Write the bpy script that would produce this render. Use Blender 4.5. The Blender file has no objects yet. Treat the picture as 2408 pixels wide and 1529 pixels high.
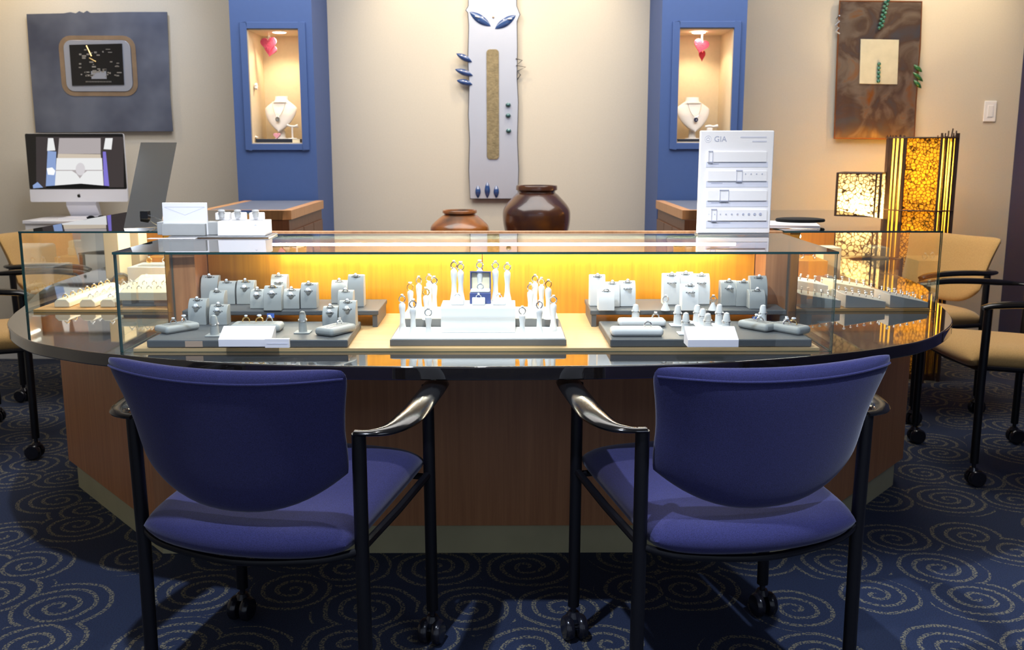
import bpy, bmesh, math, random
from mathutils import Vector, Matrix, Euler
R = math.radians
sc = bpy.context.scene
COL = sc.collection

# ------------------------------------------------------------------ camera
FPX, CH, PITCH, YAW = 2300.0, 1.295, R(10.45), R(0.35)
cam = bpy.data.cameras.new('camera'); co = bpy.data.objects.new('camera', cam); COL.objects.link(co)
cam.sensor_width = 36; cam.lens = FPX / 2408 * 36; cam.clip_start = 0.02
co.location = (0, 0, CH); co.rotation_euler = (R(90) - PITCH, 0, -YAW)
sc.camera = co
cam.dof.use_dof = True; cam.dof.focus_distance = 2.15; cam.dof.aperture_fstop = 9.0
# ------------------------------------------------------------------ exposure, world, lights
vs = sc.view_settings
vs.view_transform = 'Standard'; vs.look = 'None'; vs.gamma = 1; vs.use_curve_mapping = False
vs.exposure = 1.0
sc.cycles.transparent_max_bounces = 32
sc.cycles.max_bounces = 10
sc.cycles.caustics_reflective = False; sc.cycles.caustics_refractive = False
sc.cycles.sample_clamp_indirect = 6
w = bpy.data.worlds.new('daylight'); sc.world = w; w.use_nodes = True
w.node_tree.nodes['Background'].inputs[0].default_value = (0.72, 0.82, 1.0, 1)
w.node_tree.nodes['Background'].inputs[1].default_value = 0.30

def lamp(name, kind, loc, energy, color=(1, 1, 1), to=None, size=0.3, size_y=None, cone=60, blend=0.5):
    d = bpy.data.lights.new(name, kind); d.energy = energy; d.color = color
    if kind == 'AREA':
        d.size = size
        if size_y: d.shape = 'RECTANGLE'; d.size_y = size_y
    else:
        d.shadow_soft_size = size
    if kind == 'SPOT': d.spot_size = R(cone); d.spot_blend = blend
    o = bpy.data.objects.new(name, d); COL.objects.link(o); o.location = loc
    if to is not None: o.rotation_euler = (Vector(to) - Vector(loc)).to_track_quat('-Z', 'Y').to_euler()
    return o
COOL = (0.70, 0.80, 1.0); WARM = (1.0, 0.80, 0.52); NEU = (1.0, 0.97, 0.93)
CEIL = 2.85
lamp('ceiling_fill_light', 'AREA', (0, 4.4, CEIL - 0.03), 58, NEU, (0, 4.4, 0), 4.0, 1.6)  # added area fill that lifts the rear of the room
lamp('ceiling_fill_light', 'AREA', (1.2, 0.6, CEIL - 0.03), 7, COOL, (1.2, 0.6, 0), 1.2, 0.6)  # added front fill, kept small so the mirror reflects little of it
lamp('ceiling_or_fill_spot', 'SPOT', (-0.55, 1.35, CEIL - 0.05), 105, COOL, (-0.45, 1.75, 0), 0.03, cone=95, blend=0.35)
lamp('ceiling_or_fill_spot', 'SPOT', (1.25, 1.1, CEIL - 0.05), 100, COOL, (1.3, 1.15, 0), 0.03, cone=68, blend=0.2)
lamp('ceiling_or_fill_spot', 'SPOT', (-0.1, 2.2, CEIL - 0.05), 45, NEU, (-0.1, 2.75, 0.8), 0.04, cone=60, blend=0.7)
lamp('ceiling_or_fill_spot', 'SPOT', (-0.08, 1.5, CEIL - 0.05), 70, NEU, (-0.07, 2.62, 0.83), 0.03, cone=13, blend=0.6)  # added narrow spot that whitens the front of the centre block
lamp('ceiling_or_fill_spot', 'SPOT', (0.9, 1.9, CEIL - 0.05), 25, NEU, (0.45, 2.7, 0.83), 0.03, cone=17, blend=0.8)
lamp('ceiling_or_fill_spot', 'SPOT', (0.62, 1.0, CEIL - 0.05), 75, NEU, (0.66, 2.92, 1.17), 0.03, cone=13, blend=0.5)  # added spot to brighten the grading board
lamp('ceiling_or_fill_spot', 'SPOT', (-0.7, 1.2, CEIL - 0.05), 45, NEU, (-0.78, 2.92, 1.05), 0.03, cone=15, blend=0.6)  # added spot to brighten the white cards on the left glass top
lamp('wall_washer', 'SPOT', (-0.45, 5.35, CEIL - 0.05), 22, WARM, (-0.35, 5.9, 1.9), 0.04, cone=75, blend=0.9)
lamp('wall_washer', 'SPOT', (0.35, 5.35, CEIL - 0.05), 22, WARM, (0.25, 5.9, 1.9), 0.04, cone=75, blend=0.9)
lamp('wall_washer', 'SPOT', (2.6, 5.3, CEIL - 0.05), 26, WARM, (2.5, 5.9, 1.9), 0.04, cone=80, blend=0.9)
lamp('wall_washer', 'SPOT', (-2.9, 5.3, CEIL - 0.05), 20, WARM, (-2.8, 5.9, 1.9), 0.04, cone=80, blend=0.9)
lamp('wall_washer', 'SPOT', (-2.1, 5.0, CEIL - 0.05), 16, COOL, (-2.3, 5.9, 1.9), 0.04, cone=60, blend=0.9)

# ------------------------------------------------------------------ sight-line helpers (photo pixel + real depth or height -> point)
def ray(px, py):
    u = (px - 1204) / FPX; v = (764.5 - py) / FPX
    y = math.cos(PITCH) + v * math.sin(PITCH); z = -math.sin(PITCH) + v * math.cos(PITCH)
    return Vector((u * math.cos(YAW) + y * math.sin(YAW), -u * math.sin(YAW) + y * math.cos(YAW), z))
def atY(px, py, Y):
    r = ray(px, py); t = Y / r.y; return Vector((r.x * t, Y, CH + r.z * t))
def atZ(px, py, Z):
    r = ray(px, py); t = (Z - CH) / r.z; return Vector((r.x * t, r.y * t, Z))
def X(px, py, Y): return atY(px, py, Y).x
def ZZ(px, py, Y): return atY(px, py, Y).z

# ------------------------------------------------------------------ mesh builder
class MB:
    def __init__(s): s.b = bmesh.new(); s.mi = 0
    def face(s, vs):
        try:
            f = s.b.faces.new(vs); f.material_index = s.mi; return f
        except ValueError: return None
    def poly(s, pts): return s.face([s.b.verts.new(p) for p in pts])
    def box(s, x0, x1, y0, y1, z0, z1, M=None):
        c = [Vector((x, y, z)) for x in (x0, x1) for y in (y0, y1) for z in (z0, z1)]
        if M is not None: c = [M @ p for p in c]
        v = [s.b.verts.new(p) for p in c]
        for q in ((0, 1, 3, 2), (4, 6, 7, 5), (0, 4, 5, 1), (2, 3, 7, 6), (0, 2, 6, 4), (1, 5, 7, 3)): s.face([v[i] for i in q])
        return s
    def prism(s, pts, a, b, axis='z', M=None):
        def P(p, t):
            q = Vector((p[0], p[1], t)) if axis == 'z' else (Vector((p[0], t, p[1])) if axis == 'y' else Vector((t, p[0], p[1])))
            return M @ q if M is not None else q
        A = [s.b.verts.new(P(p, a)) for p in pts]; B = [s.b.verts.new(P(p, b)) for p in pts]
        s.face(A[::-1]); s.face(B)
        n = len(pts)
        for i in range(n): s.face([A[i], A[(i + 1) % n], B[(i + 1) % n], B[i]])
        return s
    def lathe(s, prof, n=24, c=(0, 0, 0), M=None, sx=1, sy=1):
        rows = []
        for r, z in prof:
            row = []
            for i in range(n if r > 1e-6 else 1):
                a = 2 * math.pi * i / n
                p = Vector((c[0] + r * sx * math.cos(a), c[1] + r * sy * math.sin(a), c[2] + z))
                row.append(s.b.verts.new(M @ p if M is not None else p))
            rows.append(row)
        for A, B in zip(rows, rows[1:]):
            for i in range(n):
                j = (i + 1) % n
                if len(A) == 1 and len(B) == 1: continue
                if len(A) == 1: s.face([A[0], B[j], B[i]])
                elif len(B) == 1: s.face([A[i], A[j], B[0]])
                else: s.face([A[i], A[j], B[j], B[i]])
        if len(rows[0]) > 1: s.face(rows[0][::-1])
        if len(rows[-1]) > 1: s.face(rows[-1])
        return s
    def tube(s, pts, r, n=10, closed=False, flat=None, up=Vector((0, 0, 1))):
        pts = [Vector(p) for p in pts]; N = len(pts); rows = []
        for i, p in enumerate(pts):
            if closed: d = pts[(i + 1) % N] - pts[i - 1]
            else: d = pts[min(i + 1, N - 1)] - pts[max(i - 1, 0)]
            d.normalize()
            u = up if abs(d.dot(up)) < 0.95 else Vector((1, 0, 0))
            a = d.cross(u).normalized(); b = a.cross(d).normalized()
            rr = r[i] if isinstance(r, (list, tuple)) else r
            ra, rb = (rr, rr) if flat is None else (rr, rr * flat)
            rows.append([s.b.verts.new(p + a * ra * math.cos(2 * math.pi * k / n) + b * rb * math.sin(2 * math.pi * k / n)) for k in range(n)])
        for i in range(N if closed else N - 1):
            A, B = rows[i], rows[(i + 1) % N]
            for k in range(n): s.face([A[k], A[(k + 1) % n], B[(k + 1) % n], B[k]])
        if not closed: s.face(rows[0][::-1]); s.face(rows[-1])
        return s
    def ball(s, c, r, sz=1, n=12):
        c = Vector(c); rings = 8
        return s.lathe([(r * math.sin(math.pi * k / rings), -r * sz * math.cos(math.pi * k / rings)) for k in range(rings + 1)], n, c)
    def grid(s, fn, nu, nv, M=None):
        G = [[s.b.verts.new((M @ Vector(fn(i / nu, j / nv))) if M is not None else fn(i / nu, j / nv)) for i in range(nu + 1)] for j in range(nv + 1)]
        for j in range(nv):
            for i in range(nu): s.face([G[j][i], G[j][i + 1], G[j + 1][i + 1], G[j + 1][i]])
        return s
    def pillow(s, pos, nrm, thick, nu=18, nv=14, e=6):
        for sg in (1, -1):
            def fn(u, v):
                a, b = 2 * u - 1, 2 * v - 1
                t = thick * math.sqrt(max(0, 1 - abs(a) ** e)) * math.sqrt(max(0, 1 - abs(b) ** e))
                return Vector(pos(a, b)) + Vector(nrm) * t * sg
            # cluster samples near the rim
            s.grid(lambda u, v: fn(0.5 - 0.5 * math.cos(math.pi * u), 0.5 - 0.5 * math.cos(math.pi * v)), nu, nv)
        return s
    def obj(s, name, mats, parent=None, bevel=0, smooth=False, loc=None, seg=2):
        bmesh.ops.remove_doubles(s.b, verts=s.b.verts, dist=1e-6)
        bmesh.ops.recalc_face_normals(s.b, faces=s.b.faces)
        me = bpy.data.meshes.new(name); s.b.to_mesh(me); s.b.free()
        if not isinstance(mats, (list, tuple)): mats = [mats]
        for m in mats: me.materials.append(m)
        if smooth:
            for p in me.polygons: p.use_smooth = True
            try: me.set_sharp_from_angle(angle=R(45))
            except Exception: pass
        o = bpy.data.objects.new(name, me); COL.objects.link(o)
        if loc is not None: o.location = loc
        if parent is not None: o.parent = parent
        if bevel:
            m = o.modifiers.new('bevel', 'BEVEL'); m.width = bevel; m.segments = seg; m.limit_method = 'ANGLE'; m.angle_limit = R(40)
            for p in me.polygons: p.use_smooth = True
            try: me.set_sharp_from_angle(angle=R(180))
            except Exception: pass
            m.harden_normals = True
        return o

LABELS = {}
def tag(o, label, cat, group=None):
    o['label'] = label; o['category'] = cat
    if group: o['group'] = group
    n = len(label.split())
    if n < 4 or n > 16: print('LABEL LENGTH', n, label)
    if label in LABELS and not group: print('DUP LABEL', label)
    LABELS[label] = 1
    return o
def thing(name, label, cat, loc=(0, 0, 0), rz=0, group=None):
    o = bpy.data.objects.new(name, None); o.empty_display_size = 0.05; COL.objects.link(o)
    o.location = loc; o.rotation_euler = (0, 0, rz)
    return tag(o, label, cat, group)
def struct(o): o['kind'] = 'structure'; return o
def dup(root, loc, rz, label, group=None):
    r = root.copy(); COL.objects.link(r); r.location = loc; r.rotation_euler = (0, 0, rz)
    for ch in list(root.children):
        c = ch.copy(); COL.objects.link(c); c.parent = r
        for g in list(ch.children):
            d = g.copy(); COL.objects.link(d); d.parent = c
    return tag(r, label, root['category'], group)
def spline(ctrl, n=8, closed=False):
    P = [Vector(p) for p in ctrl]; out = []; N = len(P)
    for i in range(N if closed else N - 1):
        if closed: p0, p1, p2, p3 = P[i - 1], P[i], P[(i + 1) % N], P[(i + 2) % N]
        else: p0, p1, p2, p3 = P[max(i - 1, 0)], P[i], P[i + 1], P[min(i + 2, N - 1)]
        for k in range(n):
            t = k / n
            out.append(0.5 * ((2 * p1) + (-p0 + p2) * t + (2 * p0 - 5 * p1 + 4 * p2 - p3) * t * t + (-p0 + 3 * p1 - 3 * p2 + p3) * t ** 3))
    if not closed: out.append(P[-1])
    return out

# ------------------------------------------------------------------ materials
def mat(name, color=(0.8, 0.8, 0.8), rough=0.5, metal=0.0, spec=0.5, emit=None, estr=0, noise=0, nscale=30, bump=0, bscale=200, coat=0, sheen=0):
    m = bpy.data.materials.new(name); m.use_nodes = True; nt = m.node_tree; b = nt.nodes['Principled BSDF']
    b.inputs['Base Color'].default_value = (*color, 1); b.inputs['Roughness'].default_value = rough
    b.inputs['Metallic'].default_value = metal; b.inputs['Specular IOR Level'].default_value = spec
    if coat: b.inputs['Coat Weight'].default_value = coat
    if sheen: b.inputs['Sheen Weight'].default_value = sheen; b.inputs['Sheen Roughness'].default_value = 0.4
    if emit: b.inputs['Emission Color'].default_value = (*emit, 1); b.inputs['Emission Strength'].default_value = estr
    tc = nt.nodes.new('ShaderNodeTexCoord')
    if noise:
        n = nt.nodes.new('ShaderNodeTexNoise'); n.inputs['Scale'].default_value = nscale; n.inputs['Detail'].default_value = 3
        r = nt.nodes.new('ShaderNodeMapRange'); r.inputs['To Min'].default_value = 1 - noise; r.inputs['To Max'].default_value = 1 + noise
        mx = nt.nodes.new('ShaderNodeVectorMath'); mx.operation = 'SCALE'; mx.inputs[0].default_value = color
        nt.links.new(tc.outputs['Object'], n.inputs['Vector']); nt.links.new(n.outputs['Fac'], r.inputs['Value'])
        nt.links.new(r.outputs['Result'], mx.inputs['Scale']); nt.links.new(mx.outputs['Vector'], b.inputs['Base Color'])
    if bump:
        n = nt.nodes.new('ShaderNodeTexNoise'); n.inputs['Scale'].default_value = bscale; n.inputs['Detail'].default_value = 2
        bp = nt.nodes.new('ShaderNodeBump'); bp.inputs['Strength'].default_value = bump; bp.inputs['Distance'].default_value = 0.002
        nt.links.new(tc.outputs['Object'], n.inputs['Vector']); nt.links.new(n.outputs['Fac'], bp.inputs['Height']); nt.links.new(bp.outputs['Normal'], b.inputs['Normal'])
    return m
def ramp(nt, src, stops):
    r = nt.nodes.new('ShaderNodeValToRGB'); el = r.color_ramp.elements
    while len(el) < len(stops): el.new(0.5)
    for e, (p, c) in zip(el, stops): e.position = p; e.color = (*c, 1)
    nt.links.new(src, r.inputs['Fac']); return r.outputs['Color']
def wood(name, dark, light, rough=0.4, axis=2, scale=1.0):
    m = mat(name, light, rough); nt = m.node_tree; b = nt.nodes['Principled BSDF']
    tc = nt.nodes.new('ShaderNodeTexCoord'); mp = nt.nodes.new('ShaderNodeMapping')
    s = [70 * scale] * 3; s[axis] = 2.2 * scale; mp.inputs['Scale'].default_value = s
    n = nt.nodes.new('ShaderNodeTexNoise'); n.inputs['Scale'].default_value = 1; n.inputs['Detail'].default_value = 4; n.inputs['Roughness'].default_value = 0.65
    nt.links.new(tc.outputs['Object'], mp.inputs[0]); nt.links.new(mp.outputs[0], n.inputs['Vector'])
    nt.links.new(ramp(nt, n.outputs['Fac'], [(0.25, dark), (0.75, light)]), b.inputs['Base Color'])
    return m
M_WOOD = wood('cherry_wood', (0.38, 0.155, 0.062), (0.55, 0.25, 0.105))
M_WOODD = wood('dark_cherry_wood', (0.09, 0.032, 0.014), (0.16, 0.062, 0.026))
M_WOODL = wood('light_cherry_wood', (0.42, 0.20, 0.08), (0.62, 0.33, 0.15))
M_PANEL = wood('lit_cherry_panel_wood', (0.52, 0.20, 0.008), (0.72, 0.31, 0.016))  # cherry wood with the yellow of the tube light put into its colour
M_FLOORB = wood('case_floor_wood', (0.62, 0.38, 0.16), (0.78, 0.52, 0.26), axis=0)
M_WFLOOR = wood('orange_case_floor_wood', (0.50, 0.24, 0.06), (0.66, 0.36, 0.11), axis=0)
M_TOP = mat('dark_gloss_laminate', (0.012, 0.009, 0.008), 0.03, noise=0.5, nscale=260, spec=0.9, coat=1.0)
M_KICK = mat('olive_kick_laminate', (0.46, 0.42, 0.25), 0.35, noise=0.15, nscale=8)
M_WALL = mat('beige_grasscloth', (0.60, 0.55, 0.465), 0.85, noise=0.05, nscale=120, bump=0.3, bscale=300)
M_BLUEP = mat('blue_wall_paint', (0.052, 0.105, 0.29), 0.6, noise=0.04, nscale=40)
M_NAVY = mat('navy_wall_paint', (0.02, 0.022, 0.085), 0.6)
M_CEIL = mat('white_ceiling', (0.75, 0.75, 0.74), 0.9)
M_BASEB = mat('white_baseboard_paint', (0.70, 0.70, 0.70), 0.5)
M_NICHE = mat('niche_linen', (0.66, 0.55, 0.40), 0.8, noise=0.06, nscale=50)
def fabric(name, c1, c2):
    m = mat(name, c1, 0.9, sheen=0.25); nt = m.node_tree; b = nt.nodes['Principled BSDF']
    tc = nt.nodes.new('ShaderNodeTexCoord'); mp = nt.nodes.new('ShaderNodeMapping'); mp.inputs['Scale'].default_value = (500, 500, 900)
    n = nt.nodes.new('ShaderNodeTexNoise'); n.inputs['Scale'].default_value = 1; n.inputs['Detail'].default_value = 1
    nt.links.new(tc.outputs['Object'], mp.inputs[0]); nt.links.new(mp.outputs[0], n.inputs['Vector'])
    nt.links.new(ramp(nt, n.outputs['Fac'], [(0.35, c1), (0.65, c2)]), b.inputs['Base Color'])
    bp = nt.nodes.new('ShaderNodeBump'); bp.inputs['Strength'].default_value = 0.25; bp.inputs['Distance'].default_value = 0.001
    nt.links.new(n.outputs['Fac'], bp.inputs['Height']); nt.links.new(bp.outputs['Normal'], b.inputs['Normal'])
    return m
M_BLUEF = fabric('purple_blue_upholstery', (0.013, 0.013, 0.066), (0.026, 0.026, 0.122))
M_TAN = fabric('tan_upholstery', (0.42, 0.24, 0.075), (0.58, 0.36, 0.13))
M_BLACK = mat('black_gloss_frame', (0.005, 0.005, 0.006), 0.14, spec=0.35)
M_BLACKM = mat('black_matte_frame', (0.004, 0.004, 0.006), 0.4, spec=0.3)
M_RUB = mat('caster_plastic', (0.012, 0.012, 0.018), 0.2)
M_WHITE = mat('white_leatherette', (0.82, 0.82, 0.82), 0.5)
M_CARD = mat('white_card', (0.86, 0.86, 0.88), 0.55)
M_GREYL = mat('grey_leatherette', (0.40, 0.41, 0.40), 0.5, noise=0.04, nscale=60)
M_GREYD = mat('slate_leatherette', (0.10, 0.105, 0.11), 0.5, bump=0.2, bscale=500)
M_GREYM = mat('mid_grey_leatherette', (0.16, 0.155, 0.145), 0.55)
M_SILVER = mat('silver_metal', (0.85, 0.85, 0.86), 0.18, 1.0)
M_STONE = mat('clear_gem', (0.95, 0.95, 1.0), 0.05, spec=1.0, coat=1.0)
M_GOLD = mat('gold_metal', (0.85, 0.55, 0.2), 0.2, 1.0)
M_CREAM = mat('cream_leatherette', (0.80, 0.72, 0.52), 0.6)
M_NAVYBOX = mat('navy_box_leather', (0.06, 0.09, 0.28), 0.5)
M_TAGBLUE = mat('blue_tag', (0.10, 0.20, 0.65), 0.5)
M_TAGTAN = mat('tan_tag', (0.62, 0.42, 0.30), 0.6)
M_INK = mat('pale_grey_print', (0.42, 0.45, 0.58), 0.7)
M_INKL = mat('faint_grey_print', (0.66, 0.68, 0.78), 0.7)
M_STEEL = mat('brushed_steel', (0.55, 0.56, 0.58), 0.3, 1.0)
M_MIRROR = mat('mirror_silver', (0.75, 0.74, 0.68), 0.04, 1.0)
M_SLATE = mat('slate_laminate', (0.16, 0.18, 0.23), 0.3, noise=0.25, nscale=14)
M_BRASS = mat('brass', (0.75, 0.48, 0.12), 0.25, 1.0)
M_ALU = mat('white_aluminium', (0.78, 0.78, 0.84), 0.35)
M_HOUS = mat('pale_green_housing', (0.62, 0.72, 0.55), 0.5)
M_EDGE = mat('green_glass_edge', (0.006, 0.055, 0.052), 0.15)
def emis(name, c, s):
    m = bpy.data.materials.new(name); m.use_nodes = True; nt = m.node_tree; nt.nodes.clear()
    e = nt.nodes.new('ShaderNodeEmission'); e.inputs[0].default_value = (*c, 1); e.inputs[1].default_value = s
    o = nt.nodes.new('ShaderNodeOutputMaterial'); nt.links.new(e.outputs[0], o.inputs[0]); return m
M_TUBE = emis('fluorescent_tube', (1.0, 0.93, 0.76), 52)
M_TUBEW = emis('wing_fluorescent_tube', (1.0, 0.93, 0.78), 44)
M_DOWN = emis('halogen_lens', (1.0, 0.88, 0.66), 14)
def glass():
    m = bpy.data.materials.new('clear_sheet_glass'); m.use_nodes = True; nt = m.node_tree; nt.nodes.clear()
    t = nt.nodes.new('ShaderNodeBsdfTransparent'); t.inputs[0].default_value = (0.965, 0.985, 0.975, 1)
    g = nt.nodes.new('ShaderNodeBsdfGlossy'); g.inputs['Roughness'].default_value = 0.0
    f = nt.nodes.new('ShaderNodeFresnel'); f.inputs[0].default_value = 1.45
    # same reflectance on both sides of the sheet
    geo = nt.nodes.new('ShaderNodeNewGeometry'); mul = nt.nodes.new('ShaderNodeMath'); mul.operation = 'SUBTRACT'; mul.inputs[0].default_value = 1.0
    nt.links.new(geo.outputs['Backfacing'], mul.inputs[1])
    mm = nt.nodes.new('ShaderNodeMath'); mm.operation = 'MULTIPLY'
    nt.links.new(f.outputs[0], mm.inputs[0]); nt.links.new(mul.outputs[0], mm.inputs[1])
    m2 = nt.nodes.new('ShaderNodeMath'); m2.operation = 'MULTIPLY'; m2.inputs[1].default_value = 1.6; m2.use_clamp = True
    nt.links.new(mm.outputs[0], m2.inputs[0])
    x = nt.nodes.new('ShaderNodeMixShader'); o = nt.nodes.new('ShaderNodeOutputMaterial')
    nt.links.new(m2.outputs[0], x.inputs[0]); nt.links.new(t.outputs[0], x.inputs[1]); nt.links.new(g.outputs[0], x.inputs[2]); nt.links.new(x.outputs[0], o.inputs[0])
    return m
M_GLASS = glass()
def pane(name, x0, x1, y0, y1, z0, z1, parent):
    mb = MB(); mb.box(x0, x1, y0, y1, z0, z1)
    o = mb.obj(name, [M_GLASS, M_EDGE], parent)
    d = (x1 - x0, y1 - y0, z1 - z0); thin = d.index(min(d))
    for p in o.data.polygons:
        if abs(p.normal[thin]) < 0.5: p.material_index = 1
    return o

# carpet: beige spirals on blue
def carpet():
    m = mat('spiral_carpet', (0.03, 0.05, 0.13), 0.95); nt = m.node_tree; b = nt.nodes['Principled BSDF']; N = nt.nodes.new; L = nt.links.new
    def math_(op, a, b_=None, clamp=False):
        n = N('ShaderNodeMath'); n.operation = op; n.use_clamp = clamp
        for i, v in enumerate((a, b_)):
            if v is None: continue
            if isinstance(v, (int, float)): n.inputs[i].default_value = v
            else: L(v, n.inputs[i])
        return n.outputs[0]
    tc = N('ShaderNodeTexCoord'); wob = N('ShaderNodeTexNoise'); wob.inputs['Scale'].default_value = 9; wob.inputs['Detail'].default_value = 1
    L(tc.outputs['Object'], wob.inputs['Vector'])
    sb = N('ShaderNodeVectorMath'); sb.operation = 'SUBTRACT'; sb.inputs[1].default_value = (0.5, 0.5, 0.5); L(wob.outputs['Color'], sb.inputs[0])
    sl = N('ShaderNodeVectorMath'); sl.operation = 'SCALE'; sl.inputs['Scale'].default_value = 0.022; L(sb.outputs[0], sl.inputs[0])
    ad = N('ShaderNodeVectorMath'); ad.operation = 'ADD'; L(tc.outputs['Object'], ad.inputs[0]); L(sl.outputs[0], ad.inputs[1])
    S = 3.9
    vo = N('ShaderNodeTexVoronoi'); vo.voronoi_dimensions = '2D'; vo.inputs['Scale'].default_value = S; vo.inputs['Randomness'].default_value = 0.62
    L(ad.outputs[0], vo.inputs['Vector'])
    df = N('ShaderNodeVectorMath'); df.operation = 'SUBTRACT'; L(ad.outputs[0], df.inputs[0]); L(vo.outputs['Position'], df.inputs[1])
    sx = N('ShaderNodeSeparateXYZ'); L(df.outputs[0], sx.inputs[0])
    sc_ = N('ShaderNodeSeparateColor'); L(vo.outputs['Color'], sc_.inputs[0])
    r = math_('SQRT', math_('ADD', math_('MULTIPLY', sx.outputs[0], sx.outputs[0]), math_('MULTIPLY', sx.outputs[1], sx.outputs[1])))
    th = math_('DIVIDE', math_('ARCTAN2', sx.outputs[1], sx.outputs[0]), 2 * math.pi)
    hand = math_('SUBTRACT', math_('MULTIPLY', math_('GREATER_THAN', sc_.outputs[0], 0.5), 2), 1)
    ph = math_('ADD', math_('DIVIDE', r, 0.043), math_('ADD', math_('MULTIPLY', th, hand), sc_.outputs[1]))
    fr = math_('ABSOLUTE', math_('SUBTRACT', math_('FRACT', ph), 0.5))
    line = math_('SUBTRACT', 1, math_('DIVIDE', math_('ABSOLUTE', math_('SUBTRACT', fr, 0.25)), 0.5))
    line = math_('LESS_THAN', fr, 0.16)
    inside = math_('LESS_THAN', r, math_('ADD', 0.115, math_('MULTIPLY', sc_.outputs[2], 0.06)))
    core = math_('GREATER_THAN', r, 0.006)
    # yarn dots
    yn = N('ShaderNodeTexVoronoi'); yn.voronoi_dimensions = '2D'; yn.inputs['Scale'].default_value = 150; L(tc.outputs['Object'], yn.inputs['Vector'])
    dots = N('ShaderNodeMapRange'); dots.inputs['From Min'].default_value = 0.38; dots.inputs['From Max'].default_value = 0.5; dots.inputs['To Min'].default_value = 1.0; dots.inputs['To Max'].default_value = 0.05
    L(yn.outputs['Distance'], dots.inputs['Value'])
    f = math_('MULTIPLY', math_('MULTIPLY', line, inside), math_('MULTIPLY', core, dots.outputs[0]))
    n2 = N('ShaderNodeTexNoise'); n2.inputs['Scale'].default_value = 260; L(tc.outputs['Object'], n2.inputs['Vector'])
    base = ramp(nt, n2.outputs['Fac'], [(0.3, (0.009, 0.017, 0.045)), (0.7, (0.022, 0.036, 0.085))])
    sand = ramp(nt, n2.outputs['Fac'], [(0.3, (0.12, 0.105, 0.07)), (0.7, (0.28, 0.25, 0.17))])
    mx = N('ShaderNodeMix'); mx.data_type = 'RGBA'; L(f, mx.inputs[0]); L(base, mx.inputs[6]); L(sand, mx.inputs[7])
    L(mx.outputs[2], b.inputs['Base Color'])
    bp = N('ShaderNodeBump'); bp.inputs['Strength'].default_value = 0.5; bp.inputs['Distance'].default_value = 0.003
    L(n2.outputs['Fac'], bp.inputs['Height']); L(bp.outputs['Normal'], b.inputs['Normal'])
    return m
M_CARPET = carpet()

# ------------------------------------------------------------------ room shell
WY = 5.90; XL, XR = -3.5, 3.03
struct(MB().box(XL, XR, -1.2, WY, -0.05, 0).obj('floor', M_CARPET))
struct(MB().box(XL, XR, -1.2, WY, CEIL, CEIL + 0.05).obj('ceiling', M_CEIL))
struct(MB().box(XL, XR, WY, WY + 0.1, 0, CEIL).obj('wall_back', M_WALL))
struct(MB().box(XL - 0.1, XL, -1.2, WY + 0.1, 0, CEIL).obj('wall_left', M_WALL))
struct(MB().box(XR, XR + 0.1, -1.2, WY + 0.1, 0, CEIL).obj('wall_right', M_NAVY))
struct(MB().box(XL, XR, WY - 0.015, WY, 0, 0.10).obj('baseboard_back', M_BASEB, bevel=0.003))

CY = 5.43
def column(name, xa, xb, na, nb, z0, z1, cy=CY):
    # blue pier with a lit display niche cut into its front
    mb = MB(); d = WY - 0.001
    mb.box(xa, na, cy, d, 0, CEIL); mb.box(nb, xb, cy, d, 0, CEIL)
    mb.box(na, nb, cy, d, 0, z0); mb.box(na, nb, cy, d, z1, CEIL); mb.box(na, nb, cy + 0.32, d, z0, z1)
    o = struct(mb.obj(name, M_BLUEP))
    t = 0.006
    ln = MB(); ln.box(na, na + t, cy, cy + 0.32, z0, z1); ln.box(nb - t, nb, cy, cy + 0.32, z0, z1)
    ln.box(na + t, nb - t, cy, cy + 0.32, z0, z0 + t); ln.box(na + t, nb - t, cy, cy + 0.32, z1 - t, z1); ln.box(na + t, nb - t, cy + 0.32 - t, cy + 0.32, z0 + t, z1 - t)
    ln.obj('niche_lining', M_NICHE, o)
    f = MB(); b = 0.035
    for x0, x1, a, c in ((na - b, na, z0 - b, z1 + b), (nb, nb + b, z0 - b, z1 + b), (na, nb, z0 - b, z0), (na, nb, z1, z1 + b)): f.box(x0, x1, cy - 0.012, cy, a, c)
    f.obj('niche_frame', M_BLUEP, o, bevel=0.003)
    return o
cl = column('wall_pier_left', X(549, 230, CY), X(740, 230, CY), X(586, 200, CY), X(708, 200, CY), ZZ(650, 338, CY), ZZ(640, 68, CY))
cr = column('wall_pier_right', X(1552, 230, CY), X(1749, 230, CY), X(1593, 200, CY), X(1722, 200, CY), ZZ(1650, 336, CY), ZZ(1650, 66, CY))
NZ0 = ZZ(650, 338, CY) + 0.006; NZ1 = ZZ(640, 68, CY) - 0.006
def downlight(x, y, which, par):
    o = MB().lathe([(0.0, -0.002), (0.03, -0.002), (0.036, 0.0)], 24, (x, y, NZ1)).obj('downlight_lens', M_DOWN, par, smooth=True)
    lamp('niche_downlight', 'SPOT', (x, y, NZ1 - 0.012), 4.2, (1.0, 0.80, 0.50), (x, y + 0.02, 0), 0.02, cone=130, blend=0.6)
downlight(X(657, 80, CY + 0.12), CY + 0.12, 0, cl); downlight(X(1643, 80, CY + 0.12), CY + 0.12, 1, cr)

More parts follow.
